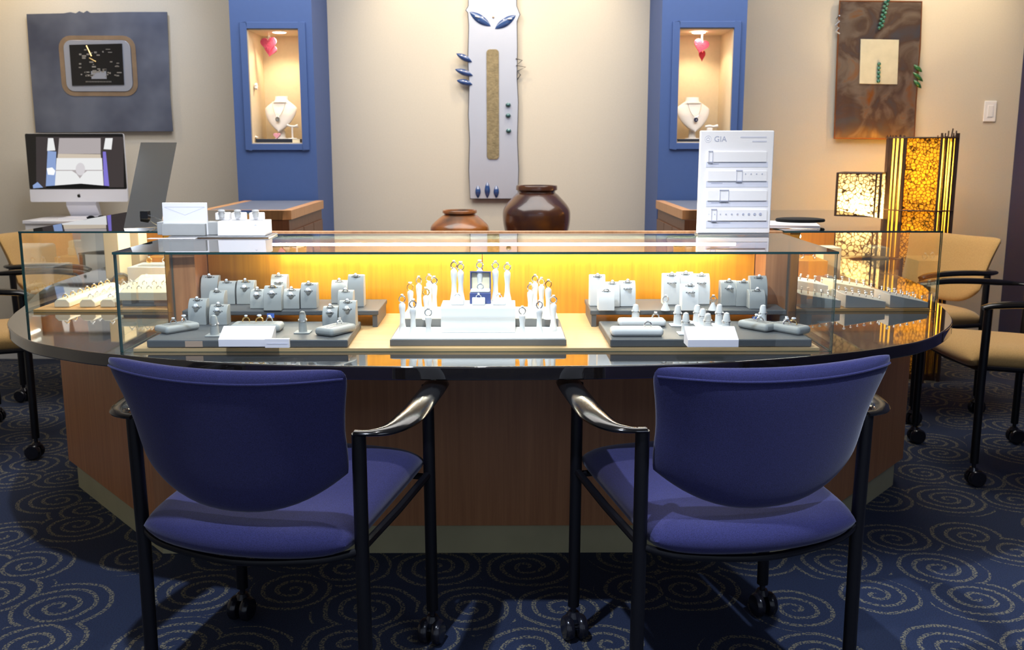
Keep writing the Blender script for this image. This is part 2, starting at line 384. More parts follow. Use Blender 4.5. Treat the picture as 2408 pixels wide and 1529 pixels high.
# ------------------------------------------------------------------ counter
CX = -0.075
half = [(0, 2.294), (0.35, 2.306), (0.65, 2.350), (0.95, 2.450), (1.11, 2.535), (1.22, 2.615), (1.33, 2.745), (1.42, 2.89), (1.48, 3.05), (1.53, 3.23), (1.62, 3.52), (1.67, 3.8), (1.68, 4.55)]
sm = spline([Vector((p[0], p[1], 0)) for p in half], 6)
ctr = thing('jewelry_counter', 'curved dark gloss counter on a cherry wood base in front of the two blue chairs', 'counter', (CX, 3.4, 0))
def L(x, y): return (x, y - 3.4)
outer = [L(p.x, p.y) for p in sm]; 
U = [(-x, y) for x, y in outer[::-1]] + outer[1:] + [L(0.9, 4.55), L(0.9, 3.06), L(-0.9, 3.06), L(-0.9, 4.55)]
MB().prism(U, 0.735, 0.77).obj('worktop', M_TOP, ctr, bevel=0.004)
B = [(-1.61, 4.5), (-1.61, 3.62), (-1.04, 2.95), (1.04, 2.95), (1.61, 3.62), (1.61, 4.5), (0.92, 4.5), (0.92, 3.08), (-0.92, 3.08), (-0.92, 4.5)]
MB().prism([L(*p) for p in B], 0.10, 0.735).obj('base_cabinet', M_WOOD, ctr, bevel=0.002)
K = [(-1.57, 4.48), (-1.57, 3.6), (-1.03, 2.97), (1.03, 2.97), (1.57, 3.6), (1.57, 4.48), (0.95, 4.48), (0.95, 3.06), (-0.95, 3.06), (-0.95, 4.48)]
MB().prism([L(*p) for p in K], 0.0, 0.10).obj('kick_plate', M_KICK, ctr)

GT = 1.0287; Z0 = 0.7705; FL = 0.7785
fx0, fx1 = -0.915, 0.915
fc = thing('front_glass_showcase', 'wide clear glass case on the front of the counter with lit cherry wood back', 'display case', (CX, 2.461, Z0))
def fl(y): return y - 2.461
h = GT - Z0; g = 0.006
pane('front_pane', fx0, fx1, 0, g, 0, h - g, fc)
pane('side_pane', fx0, fx0 + g, g, 0.418, 0, h - g, fc); pane('side_pane', fx1 - g, fx1, g, 0.418, 0, h - g, fc)
pane('top_pane', fx0 - 0.002, fx1 + 0.002, -0.002, 0.545, h - g, h, fc)
MB().box(fx0 + 0.03, fx1 - 0.03, g + 0.004, 0.418, 0.0, FL - Z0).box(-0.843, 0.843, 0.418, 0.5395, 0.0, FL - Z0).obj('case_floor', M_FLOORB, fc)
bw = 0.842
bp = MB(); bp.box(-bw, 0.0005, 0.54, 0.555, 0, h - g); bp.box(0.0035, bw, 0.54, 0.555, 0, h - g)
bpo = bp.obj('back_panel', M_PANEL, fc)
pt = MB(); pt.box(-0.052, -0.002, 0.5385, 0.54, FL - Z0, h - 0.03); pt.obj('door_strip', M_PANEL, bpo)
for s in (-1, 1):
    a, b_ = (s * 0.845, s * 0.92)
    MB().box(min(a, b_), max(a, b_), 0.42, 0.5545, 0.0, h - g).obj('side_jamb', M_WOOD, fc, bevel=0.001)
    a, b_ = (s * 0.80, s * 0.93)
MB().box(-0.93, 0.93, 0.555, 0.575, 0, h + 0.004).obj('top_rail', M_WOODL, fc, bevel=0.002)
lt = MB().tube([(X(640, 575, 2.93) - CX, 0.472, h - 0.028), (X(1730, 575, 2.93) - CX, 0.472, h - 0.028)], 0.0045, 12).obj('light_tube', M_TUBE, fc, smooth=True)
hs = MB().box(X(628, 575, 2.93) - CX, X(1742, 575, 2.93) - CX, 0.522, 0.539, ZZ(1200, 562, 2.99) - Z0, ZZ(1200, 554, 2.99) - Z0).obj('light_housing', M_HOUS, fc)

def wing(sg, label):
    w_ = thing('side_glass_showcase', label, 'display case', (CX + sg * 0.9, 3.07, Z0))
    a0, a1 = 0.10 * sg, 0.55 * sg   # inner / outer side relative to the origin
    lo, hi = min(a0, a1), max(a0, a1); Ln = 1.0
    pane('front_pane', lo, hi, 0, g, 0, h - g, w_)
    x0, x1 = (hi - g, hi) if sg > 0 else (lo, lo + g)
    pane('side_pane', x0, x1, g, Ln, 0, h - g, w_)
    pane('top_pane', min(0.05 * sg, hi if sg > 0 else lo), max(0.05 * sg, hi if sg > 0 else lo), -0.002, Ln, h - g, h, w_)
    x0, x1 = sorted((a0, a1 - sg * 0.02))
    MB().box(x0, x1, g + 0.003, Ln, 0, FL - Z0).obj('case_floor', M_WFLOOR, w_)
    x0, x1 = sorted((0.07 * sg, a0))
    MB().box(x0, x1, g, Ln, 0, h - g).obj('back_panel', M_PANEL, w_)
    x0, x1 = sorted((a0, a1))
    MB().box(x0, x1, Ln, Ln + 0.018, 0, h - g).obj('end_panel', M_PANEL, w_)
    MB().tube([(a0 + sg * 0.02, 0.08, h - 0.025), (a0 + sg * 0.02, Ln - 0.06, h - 0.025)], 0.007, 12).obj('light_tube', M_TUBEW, w_, smooth=True)
    return w_
wing(-1, 'clear glass case on the left arm of the counter')
wing(1, 'clear glass case on the right arm of the counter')

# service cabinets behind the counter arms
def cabinet(name, label, xa, xb, ya, yb, top, sg):
    c = thing(name, label, 'cabinet', ((xa + xb) / 2, (ya + yb) / 2, 0))
    hx, hy = (xb - xa) / 2, (yb - ya) / 2
    MB().box(-hx, hx, -hy, hy, 0.08, top - 0.045).box(-hx + 0.03, hx - 0.03, -hy + 0.03, hy - 0.03, 0, 0.08).obj('body', M_WOODD, c, bevel=0.002)
    e = MB(); e.box(-hx - 0.012, -hx + 0.03, -hy, hy, top - 0.045, top); e.box(hx - 0.03, hx + 0.012, -hy, hy, top - 0.045, top); e.box(-hx + 0.03, hx - 0.03, -hy, -hy + 0.03, top - 0.045, top)
    e.obj('wood_edging', M_WOODL, c, bevel=0.002)
    MB().box(-hx + 0.03, hx - 0.03, -hy + 0.03, hy, top - 0.045, top - 0.001).obj('slate_top', M_SLATE, c)
    n = 3; wd = (2 * hy - 0.06) / n
    for k in range(n):
        y0 = -hy + 0.03 + k * wd
        xs = sorted((sg * hx, sg * (hx + 0.010)))
        d = MB().box(xs[0], xs[1], y0 + 0.004, y0 + wd - 0.004, 0.12, top - 0.10).obj('door', M_WOODD, c, bevel=0.002)
        MB().ball((sg * (hx + 0.022), y0 + wd - 0.05, top - 0.17), 0.012).obj('knob', M_BRASS, d, smooth=True)
    return c
cabinet('service_cabinet', 'wood cabinet with a slate top at the foot of the left blue pier', -1.42, -1.012, 4.58, 5.40, 0.995, 1)
cabinet('service_cabinet', 'wood cabinet with a slate top at the foot of the right blue pier', 0.835, 1.24, 4.58, 5.40, 0.995, -1)

# ------------------------------------------------------------------ chairs
def make_chair(label, fab, group, loc, rz):
    t = thing('armchair', label, 'chair', loc, rz, group)
    # backrest
    def bpos(a, b):
        a, b = a * (1 - (0.055 if b > 0 else 0.015) * abs(b) ** 9), b * (1 - (0.05 if b > 0 else 0.0) * abs(a) ** 12)
        v = (b + 1) / 2
        W = 0.250 + 0.032 * max(0, (v - 0.35) / 0.65) ** 1.6
        zb = 0.612 - 0.092 * (1 - abs(a) ** 2.4); zt = 0.858 - 0.008 * (1 - a * a)
        x = a * W * (1 - 0.03 * (1 - v) ** 2)
        z = zb + (zt - zb) * v
        y = -0.055 + 0.05 * a * a - 0.075 * (v - 0.1)
        return (x, y, z)
    br = MB().pillow(bpos, (0, 1, 0), 0.026, 26, 20, 7).obj('backrest', fab, t, smooth=True)
    pts = []
    for i in range(25):
        a = -0.985 + 1.97 * i / 24; p = bpos(a, 0.84); pts.append((p[0], p[1] - 0.0245 * math.sqrt(max(0, 1 - abs(a) ** 7)) - 0.0005, p[2]))
    MB().tube(pts, 0.0028, 8).obj('piping', fab, br, smooth=True)
    # seat
    def spos(a, b):
        a, b = a * (1 - 0.03 * abs(b) ** 9), b * (1 - 0.02 * abs(a) ** 12)
        v = (b + 1) / 2
        y = -0.02 - 0.065 * (1 - a * a) + (0.49 + 0.08 * (1 - a * a)) * v
        return (a * (0.250 + 0.008 * v), y - 0.012 * (1 - v), 0.457 + 0.038 * v - 0.05 * max(0, v - 0.85))
    MB().pillow(spos, (0, 0, 1), 0.047, 24, 20, 7).obj('seat', fab, t, smooth=True)
    fr = MB()
    rim = [(-0.262, 0.0, 0.436), (-0.18, -0.045, 0.424), (0, -0.075, 0.417), (0.18, -0.045, 0.424), (0.262, 0.0, 0.436)]
    fr.tube(spline(rim, 5), 0.009, 8)
    for s in (-1, 1): fr.tube([(s * 0.262, 0, 0.438), (s * 0.268, 0.22, 0.448), (s * 0.272, 0.435, 0.465)], 0.010, 8)
    fr.tube([(-0.272, 0.435, 0.455), (0, 0.45, 0.45), (0.272, 0.435, 0.455)], 0.009, 8)
    fr.obj('seat_frame', M_BLACKM, t, smooth=True)
    for s in (-1, 1):
        lg = MB().tube([(s * 0.268, 0.0, 0.09), (s * 0.266, 0.0, 0.40), (s * 0.268, -0.005, 0.70)], 0.0155, 12).obj('leg', M_BLACKM, t, smooth=True)
        caster(lg, s * 0.268, 0.0)
        lg = MB().tube([(s * 0.276, 0.435, 0.09), (s * 0.274, 0.435, 0.40), (s * 0.274, 0.43, 0.70)], 0.0155, 12).obj('leg', M_BLACKM, t, smooth=True)
        caster(lg, s * 0.276, 0.435)
        path = [(s * 0.262, -0.012, 0.703), (s * 0.295, -0.005, 0.703), (s * 0.325, 0.03, 0.703), (s * 0.338, 0.10, 0.706), (s * 0.335, 0.20, 0.712), (s * 0.322, 0.32, 0.714), (s * 0.303, 0.42, 0.708), (s * 0.296, 0.465, 0.698)]
        sp = spline(path, 5); n = len(sp)
        rad = [0.014 + 0.018 * min(1, max(0, (i / n - 0.12) / 0.3)) * (1 if i < n * 0.8 else 1 - 0.75 * (i - n * 0.8) / (n * 0.2)) for i in range(n)]
        MB().tube(sp, rad, 12, flat=0.42).obj('armrest', M_BLACK, t, smooth=True)
    return t
def caster(par, x, y):
    c = MB(); c.tube([(x, y, 0.10), (x, y, 0.07)], 0.008, 8)
    c.lathe([(0.0, 0.016), (0.014, 0.014), (0.022, 0.0)], 12, (x, y, 0.060))
    co_ = c.obj('caster', M_RUB, par, smooth=True)
    wv = MB()
    for k in (-1, 1):
        M = Matrix.Translation((x + k * 0.018, y - 0.010, 0.0335)) @ Matrix.Rotation(R(90), 4, 'Y')
        wv.lathe([(0.008, -0.012), (0.028, -0.012), (0.0333, -0.006), (0.0333, 0.006), (0.028, 0.012), (0.008, 0.012)], 24, (0, 0, 0), M)
    wv.tube([(x - 0.026, y - 0.010, 0.0335), (x + 0.026, y - 0.010, 0.0335)], 0.006, 8)
    wv.obj('caster_wheels', M_RUB, par, smooth=True)
chL = make_chair('purple blue armchair on casters in front of the counter, left one', M_BLUEF, 'blue armchairs at the counter', (-0.568, 2.045, 0), R(-14))
chR = dup(chL, (0.548, 2.062, 0), R(13.5), 'purple blue armchair on casters in front of the counter, right one', 'blue armchairs at the counter')
chA = make_chair('tan armchair cut off by the left picture edge, beside the counter', M_TAN, 'tan armchairs around the counter', (-2.40, 4.22, 0), R(-90))
dup(chA, (-2.40, 5.13, 0), R(-104), 'tan armchair behind the left glass case, nearest the back wall', 'tan armchairs around the counter')
dup(chA, (2.235, 3.87, 0), R(90), 'tan armchair at the right picture edge, its seat under the counter', 'tan armchairs around the counter')
dup(chA, (2.18, 4.86, 0), R(115), 'tan armchair behind the right glass case, before the tall rattan lamp', 'tan armchairs around the counter')

# ================================================================== jewelry props inside and on the cases
def mesh_of(o):
    me = o.data; bpy.data.objects.remove(o); return me
def torus(mb, Rr, r, n=20, k=6, c=(0, 0, 0)):
    mb.tube([(c[0] + Rr * math.cos(2 * math.pi * i / n), c[1], c[2] + Rr * math.sin(2 * math.pi * i / n)) for i in range(n)], r, k, closed=True, up=Vector((0, 1, 0)))
_b = MB(); torus(_b, 0.0092, 0.0019); ME_BAND = mesh_of(_b.obj('band', M_SILVER, smooth=True))
_b = MB(); torus(_b, 0.0092, 0.0019); ME_BANDG = mesh_of(_b.obj('band', M_GOLD, smooth=True))
_b = MB(); _b.lathe([(0.0, 0.0085), (0.0050, 0.0130), (0.0034, 0.0152), (0.0, 0.0152)], 8); ME_STONE = mesh_of(_b.obj('stone', M_STONE))
_b = MB(); _b.lathe([(0.0, 0.0085), (0.0068, 0.0138), (0.0046, 0.0168), (0.0, 0.0168)], 10); ME_STONEB = mesh_of(_b.obj('stone', M_STONE))
def place_ring(loc, label, group=None, rot=(0, 0, 0), s=1.0, gold=False, big=False):
    r = bpy.data.objects.new('ring', None); r.empty_display_size = 0.01; COL.objects.link(r)
    r.location = loc; r.rotation_euler = rot; r.scale = (s, s, s)
    for nm, me in (('band', ME_BANDG if gold else ME_BAND), ('stone', ME_STONEB if big else ME_STONE)):
        c = bpy.data.objects.new(nm, me); COL.objects.link(c); c.parent = r
    return tag(r, label, 'ring', group)

def px2m(px, z, py): p = atZ(1200, py, z); return px * (p.y * math.cos(PITCH) + (CH - z) * math.sin(PITCH)) / FPX

def ring_stand(px, py, wpx, hpx, zs, where, mt, rings=2, rz=0, gold=False):
    p = atZ(px, py, zs); w_ = px2m(wpx, zs, py); h_ = px2m(hpx, zs, py) * 0.98; d = 0.042
    t = thing('ring_stand', 'curved ring stand ' + where, 'ring stand', (p.x, p.y, zs), rz, 'curved ring stands in the front case')
    prof = [(0, 0), (0, h_ * 0.35)]
    for k in range(1, 9):
        a = k / 8 * math.pi / 2 * 0.9
        prof.append((d * 0.72 * (1 - math.cos(a)), h_ * 0.35 + h_ * 0.65 * math.sin(a) / math.sin(math.pi / 2 * 0.9)))
    prof += [(d, h_ * 0.97), (d, 0)]
    MB().prism(prof, -w_ / 2, w_ / 2, 'x').obj('body', mt, t, bevel=0.0015)
    for i in range(rings):
        k = 6.2 - 3.0 * i
        a = k / 8 * math.pi / 2 * 0.9
        y = d * 0.72 * (1 - math.cos(a)); z = h_ * 0.35 + h_ * 0.65 * math.sin(a) / math.sin(math.pi / 2 * 0.9)
        an = math.atan2(h_ * 0.65 * math.cos(a), d * 0.72 * math.sin(a) + 1e-6)   # slope of the face
        M = Matrix.Translation((0, y, z)) @ Matrix.Rotation(an, 4, 'X')
        MB().box(-w_ * 0.27, w_ * 0.27, -0.0016, 0.0016, -0.0008, 0.0006, M).obj('slot', M_GREYD, t)
        q = Matrix.Rotation(rz, 4, 'Z') @ Vector((0, y - 0.001, z - 0.001))
        place_ring(Vector((p.x, p.y, zs)) + q, ('ring, %s slot of stand ' % (('upper', 'lower')[i] if rings > 1 else 'only')) + where,
                   'rings on the curved stands', (an * 0.8, 0, rz), 0.92, gold and i == 0, i == 1)
    return t
def pad(px, py, lpx, wm, hm, zs, rz, label, rings=(), mt=None, slots=3):
    p = atZ(px, py, zs); l = lpx if lpx < 1 else px2m(lpx, zs, py)
    if lpx > 1: p.y += 0.028
    t = thing('ring_pad', label, 'ring pad', (p.x, p.y, zs), rz, 'rounded ring pads in the front case')
    o = MB().box(-l / 2, l / 2, -wm / 2, wm / 2, 0, hm).obj('cushion', mt or M_GREYL, t, bevel=hm * 0.44, seg=5)
    sl = MB()
    for k in range(slots):
        y = 0.0 + (k - (slots - 1) / 2) * wm * 0.18
        sl.box(-l * 0.36, l * 0.36, y - 0.0008, y + 0.0008, hm - 0.001, hm + 0.0004)
    sl.obj('slot', M_GREYM, t)
    for i, (fx, fy, gold) in enumerate(rings):
        q = Matrix.Rotation(rz, 4, 'Z') @ Vector((fx * l, fy * wm, hm + 0.003))
        place_ring(p + q, 'ring on the ' + label, 'rings on the rounded pads', (0, 0, rz + R(20 * i)), 1.0, gold, i == 1)
    return t
def finger(px, py, hpx, zs, label, rz=0, mt=None):
    p = atZ(px, py, zs); h_ = px2m(hpx, zs, py); h_ *= 0.97
    t = thing('ring_finger', label, 'ring finger stand', (p.x, p.y + 0.015, zs), rz, 'finger shaped ring stands')
    MB().box(-0.021, 0.021, -0.021, 0.021, 0, 0.0035).obj('base', mt or M_GREYL, t, bevel=0.0015)
    MB().lathe([(0.0115, 0.0035), (0.0105, h_ * 0.5), (0.009, h_ * 0.8), (0.0065, h_ * 0.95), (0.0, h_)], 16).obj('finger', mt or M_GREYL, t, smooth=True)
    place_ring((p.x, p.y + 0.015, zs + h_ * 0.58), 'ring on the ' + label, 'rings on finger stands', (R(-80), 0, rz), 1.12)
    return t
def slab(name, part, label, cat, mt, px0, px1, py, zs, hpx, dm, depthoff=0.0, group=None, bevel=0.002, rz=0, name_body='body'):
    pc = atZ((px0 + px1) / 2, py, zs); w_ = px2m(px1 - px0, zs, py)
    t = thing(name, label, cat, (pc.x, pc.y, zs), rz, group)
    MB().box(-w_ / 2, w_ / 2, 0, dm, 0, hpx).obj(part, mt, t, bevel=bevel)
    return t, pc, w_

ZT = FL + 0.0005
# --- left group: low tray and raised shelf
tl = thing('display_tray', 'long slate grey tray on the left half of the front case floor', 'display tray', (0, 0, ZT))
a = atZ(345, 819, FL); b = atZ(818, 819, FL); a.y = b.y = 2.476; yb = 2.745; TH = 0.021
MB().prism([(a.x, a.y), (b.x, a.y), (b.x - 0.005, yb), (a.x + 0.01, yb)], 0, TH).obj('board', M_GREYD, tl, bevel=0.004)
MB().box(a.x + 0.10, a.x + 0.145, a.y - 0.0015, a.y - 0.0004, 0.003, 0.018).obj('label_tag', M_TAGTAN, tl)
TZ = ZT + TH
def shelf(label, pxl, pxr, side):
    t = thing('display_shelf', label, 'display shelf', (0, 0, ZT))
    zt = 0.0485; y0 = 2.765; y1 = 2.975
    a = X(pxl, 738, y0); b = X(pxr, 738, y0)
    lim = 2.877
    if side < 0: P_ = [(a, y0), (b, y0), (b, y1), (CX - 0.838, y1), (CX - 0.838, lim), (a, lim)]; fa, fb = lim, y1
    else: P_ = [(a, y0), (b, y0), (b, lim), (CX + 0.838, lim), (CX + 0.838, y1), (a, y1)]; fa, fb = y1, lim
    MB().prism(P_, zt - 0.014, zt).obj('shelf_top', M_GREYD, t, bevel=0.003)
    MB().box(a + 0.004, a + 0.018, y0 + 0.004, fa, 0, zt - 0.014).obj('leg', M_GREYD, t)
    MB().box(b - 0.018, b - 0.004, y0 + 0.004, fb, 0, zt - 0.014).obj('leg', M_GREYD, t)
    return t
SZ = ZT + 0.0490
sl_ = shelf('slate grey raised shelf behind the left tray in the front case', 428, 890, -1)
MB().box(X(628, 741, 2.764), X(645, 741, 2.764), 2.7625, 2.764, 0.028, 0.041).obj('price_tag', M_TAGBLUE, sl_)
SL = [(493, 712, 40, 64, 'at the left end of the left shelf, tall', 1), (533, 716, 40, 54, 'second from the left end of the left shelf', 1),
      (577, 716, 41, 56, 'third from the left end of the left shelf', 2), (605, 726, 34, 44, 'low, fourth from the left shelf end', 2),
      (641, 731, 42, 58, 'before the tall one, middle left shelf', 2), (656, 708, 38, 62, 'tall, back middle of the left shelf', 2),
      (685, 727, 38, 46, 'low, right of the middle on the left shelf', 2), (726, 726, 38, 60, 'right of the low one on the left shelf', 2),
      (798, 714, 38, 54, 'back left of the right cluster, left shelf', 1), (837, 722, 38, 76, 'tallest, at the right end of the left shelf', 1),
      (812, 732, 36, 48, 'low front one of the right cluster, left shelf', 1)]
for px, py, w_, h_, lab, n in SL: ring_stand(px, py, w_, h_, SZ, lab, M_GREYL, n, gold=(px in (577, 641)))
ring_stand(509, 733, 36, 48, SZ, 'low, before the tall one, left shelf end', M_GREYL, 1)
for px, py, w_, h_, lab, n in [(464, 765, 42, 62, 'at the back left corner of the left tray', 2), (513, 765, 42, 47, 'behind the left finger stand on the left tray', 2),
      (776, 768, 36, 46, 'lower of the pair at the right of the left tray', 2), (817, 770, 40, 62, 'taller of the pair at the right of the left tray', 2)]:
    ring_stand(px, py, w_, h_, TZ, lab, M_GREYL, n)
pad(417, 778, 0.105, 0.062, 0.020, TZ, R(52), 'grey pad at the left end of the left tray', [(-0.1, 0, False), (0.25, 0.1, False)])
pad(600, 782, 118, 0.062, 0.022, TZ, 0, 'grey pad in the middle of the left tray', [(-0.25, 0.2, True), (0.02, 0.2, True), (0.22, 0.2, False)])
pad(790, 784, 0.105, 0.062, 0.022, TZ, R(60), 'grey pad at the right end of the left tray', [(0.15, 0, False)])
finger(501, 792, 52, TZ, 'grey finger stand near the left end of the left tray')
finger(710, 785, 54, TZ, 'grey finger stand right of the middle on the left tray')
def tent(label, px0, px1, pyb, zs, mt=M_CARD):
    pc = atZ((px0 + px1) / 2, pyb, zs); w_ = px2m(px1 - px0, zs, pyb)
    t = thing('sign_block', label, 'sign', (pc.x, pc.y, zs), 0, 'blank white sign blocks in the front case')
    MB().prism([(0, 0), (0, 0.019), (0.050, 0.043), (0.056, 0.043), (0.056, 0)], -w_ / 2, w_ / 2, 'x').obj('wedge', mt, t, bevel=0.001)
    return t
tent('white wedge sign block at the front of the left tray', 514, 638, 823 - 7, TZ)
tc_ = atZ(652, 818, TZ)
t = thing('price_card', 'small white price card beside the left wedge sign block', 'card', (tc_.x, tc_.y, TZ))
MB().box(-0.03, 0.03, 0, 0.010, 0, 0.022).obj('card', M_CARD, t)
MB().box(-0.026, 0.026, -0.0006, -0.0001, 0.010, 0.0108).obj('print_line', M_INKL, t)

# --- right group
tr = thing('display_tray', 'long slate grey tray on the right half of the front case floor', 'display tray', (0, 0, ZT))
a = atZ(1436, 820, FL); b = atZ(1912, 819, FL); a.y = b.y = 2.476
MB().prism([(a.x, a.y), (b.x, a.y), (b.x - 0.01, yb), (a.x - 0.005, yb)], 0, TH).obj('board', M_GREYD, tr, bevel=0.004)
sr_ = shelf('slate grey raised shelf behind the right tray in the front case', 1388, 1850, 1)
MB().box(X(1769, 745, 2.764), X(1782, 745, 2.764), 2.7625, 2.764, 0.018, 0.030).obj('price_tag', M_TAGBLUE, sr_)
SRR = [(1405, 720, 37, 74, 'tallest, at the left end of the right shelf', 1), (1440, 722, 35, 58, 'second from the left end of the right shelf', 1),
       (1476, 721, 37, 60, 'third from the left end of the right shelf', 2), (1426, 731, 38, 48, 'low, in front, left end of the right shelf', 1),
       (1579, 717, 40, 74, 'tall, left of the middle trio on the right shelf', 2), (1612, 716, 38, 76, 'tall, behind the middle trio on the right shelf', 1),
       (1623, 731, 40, 62, 'in front in the middle trio on the right shelf', 2), (1649, 716, 40, 72, 'tall, right of the middle trio on the right shelf', 2),
       (1714, 720, 38, 60, 'left of the right cluster on the right shelf', 2), (1749, 721, 36, 60, 'middle of the right cluster on the right shelf', 1),
       (1784, 723, 40, 74, 'tallest of the right cluster on the right shelf', 1), (1781, 727, 38, 44, 'low front one of the right cluster, right shelf', 1)]
for px, py, w_, h_, lab, n in SRR: ring_stand(px, py, w_, h_, SZ, lab, M_WHITE if px < 1700 else M_GREYL, n)
for px, lab in ((1566, 'small white ring cone left of the middle trio on the right shelf'), (1678, 'small white ring cone right of the middle trio on the right shelf')):
    p = atZ(px, 731, SZ); t = thing('ring_cone', lab, 'ring cone', (p.x, p.y + 0.01, SZ))
    MB().lathe([(0.0135, 0), (0.012, 0.004), (0.004, 0.022), (0.0, 0.023)], 16).obj('cone', M_WHITE, t, smooth=True)
    place_ring((p.x, p.y + 0.01, SZ + 0.031), 'ring on the ' + lab, None, (0, 0, 0.3), 0.95)
pad(1512, 770, 112, 0.050, 0.020, TZ, 0, 'white pad behind another at the left end of the right tray', [(0.3, 0.1, False)], M_WHITE)
pad(1500, 793, 124, 0.050, 0.022, TZ, 0, 'white pad in front at the left end of the right tray', [(0.22, 0.1, False)], M_WHITE)
pad(1782, 774, 0.100, 0.058, 0.022, TZ, R(-52), 'grey pad near the right end of the right tray', [(-0.1, 0.1, False), (0.1, -0.1, False)])
pad(1856, 781, 0.100, 0.058, 0.022, TZ, R(-52), 'grey pad at the very right end of the right tray', [(-0.15, 0.1, False), (0.12, 0.0, True), (0.0, -0.2, False)])
for px, py, hp, lab in ((1496, 757, 42, 'white finger stand behind the white pads'), (1595, 768, 52, 'white finger stand at the back left of the finger group'),
        (1614, 788, 54, 'white finger stand at the front left of the finger group'), (1641, 762, 46, 'white finger stand at the back middle of the finger group'),
        (1654, 769, 44, 'white finger stand second row middle of the finger group'), (1666, 782, 46, 'white finger stand front middle, behind the wedge sign'),
        (1693, 768, 54, 'white finger stand at the back right of the finger group'), (1710, 788, 54, 'white finger stand at the front right of the finger group'),
        (1796, 766, 50, 'white finger stand between the two grey pads')):
    finger(px, py, hp, TZ, lab, 0, M_WHITE)
tent('white wedge sign block at the front of the right tray', 1617, 1737, 817, TZ)

# --- centre white display
a = atZ(917, 814, FL); b = atZ(1332, 814, FL); cxm = (a.x + b.x) / 2; hw = (b.x - a.x) / 2
t = thing('display_tray', 'white topped tray in the centre of the front case', 'display tray', (cxm, a.y, ZT))
MB().prism([(-hw, 0), (hw, 0), (hw - 0.002, 0.30), (-hw + 0.002, 0.30)], 0, 0.016).obj('tray_base', M_GREYM, t, bevel=0.001)
MB().prism([(-hw + 0.004, 0.004), (hw - 0.004, 0.004), (hw - 0.006, 0.17), (-hw + 0.006, 0.17)], 0.0162, 0.0185).obj('tray_top', M_WHITE, t)
CZ = ZT + 0.0187
s2 = thing('display_step', 'cream topped grey step behind the centre white tray', 'display step', (cxm, a.y + 0.175, ZT + 0.0165))
MB().box(-hw + 0.012, hw - 0.012, 0, 0.20, 0, 0.0235).obj('step_body', M_GREYM, s2); MB().box(-hw + 0.013, hw - 0.013, 0.001, 0.199, 0.0236, 0.025).obj('step_top', M_CREAM, s2)
ST = ZT + 0.0165 + 0.0252
pa = atZ(1037, 783, CZ); pb = atZ(1212, 783, CZ); bh = 0.073
blk = thing('display_block', 'tall white block in the middle of the centre display', 'display block', ((pa.x + pb.x) / 2, pa.y, CZ))
bwid = (pb.x - pa.x) / 2
MB().prism([(0, 0), (0, bh - 0.006), (0.012, bh), (0.098, bh), (0.098, 0)], -bwid, bwid, 'x').obj('block', M_WHITE, blk, bevel=0.0015)
BZ = CZ + bh + 0.0004
PEG = {}
def peg(px, pyb, hp, zs, lab, ym=None, gold=False):
    p = atZ(px, pyb, zs); k = px2m(1, zs, pyb)
    if ym: p = Vector((X(px, pyb, ym), ym, zs)); k = p.y / FPX
    h_ = hp * k * 0.98 - 0.018; 
    t = thing('ring_holder', 'white flared ring holder ' + lab, 'ring holder', (p.x, p.y, zs), 0, 'white flared ring holders of the centre display')
    MB().lathe([(0.0125, 0), (0.011, 0.004), (0.0072, h_ * 0.3), (0.0065, h_ * 0.55), (0.0088, h_ * 0.82), (0.0085, h_ * 0.93), (0.0035, h_), (0.0, h_)], 16).obj('stem', M_WHITE, t, smooth=True)
    place_ring((p.x, p.y, zs + h_ + 0.0085), 'ring on the holder ' + lab, 'rings of the centre display', (0, 0, R((px * 37) % 60 - 30)), 0.95, gold, (int(px) % 3 == 0))
for px, pyb, top, zs, lab in [
        (947, 780, 693, CZ, 'at the front left corner of the centre tray'), (972, 787, 705, CZ, 'front row, second from the left corner'), (1008, 791, 725, CZ, 'front row, nearest the block on the left'),
        (966, 735, 666, ST, 'back step, leftmost one'), (986, 733, 650, ST, 'back step, second from the left'), (1003, 751, 677, ST, 'step front, nearest the block on the left'),
        (1010, 731, 645, ST, 'back step, third from the left'), (1022, 737, 650, ST, 'back step, fourth from the left'),
        (1228, 789, 721, CZ, 'front row, nearest the block on the right'), (1268, 786, 707, CZ, 'front row, second from the right corner'), (1301, 777, 695, CZ, 'at the front right corner of the centre tray'),
        (1247, 747, 666, ST, 'step front, nearest the block on the right'), (1258, 733, 646, ST, 'back step, left one of the right group'), (1273, 735, 653, ST, 'back step, middle one of the right group'),
        (1289, 750, 658, ST, 'back step, right one of the right group')]:
    peg(px, pyb, pyb - top, zs, lab, gold=(px in (966, 1003, 1289)))
for px, top, lab in ((1067, 619, 'on the white block, far left'), (1083, 623, 'on the white block, second from the left'), (1128, 619, 'on the white block behind the open box'),
                     (1165, 620, 'on the white block just right of the open box'), (1193, 624, 'on the white block, far right')):
    yy = blk.location.y + 0.085; p = atY(px, top, yy)
    peg(px, top, (p.z - BZ) / (yy / FPX) + 5, BZ, lab, yy)
yb_ = blk.location.y + 0.045; w_ = (X(1154, 700, yb_) - X(1104.6, 700, yb_)) / 2
rb = thing('ring_box', 'open navy ring box with a cream lining on the white block', 'ring box', (X(1129.5, 700, yb_), yb_ - 0.012, BZ))
MB().box(-w_, w_, 0, 0.045, 0, 0.030).obj('lower_box', M_NAVYBOX, rb, bevel=0.002)
MB().box(-w_ + 0.002, w_ - 0.002, 0.001, 0.043, 0.0302, 0.037).obj('cushion', M_WHITE, rb, bevel=0.003)
Ml = Matrix.Translation((0, 0.046, 0.03)) @ Matrix.Rotation(R(-8), 4, 'X')
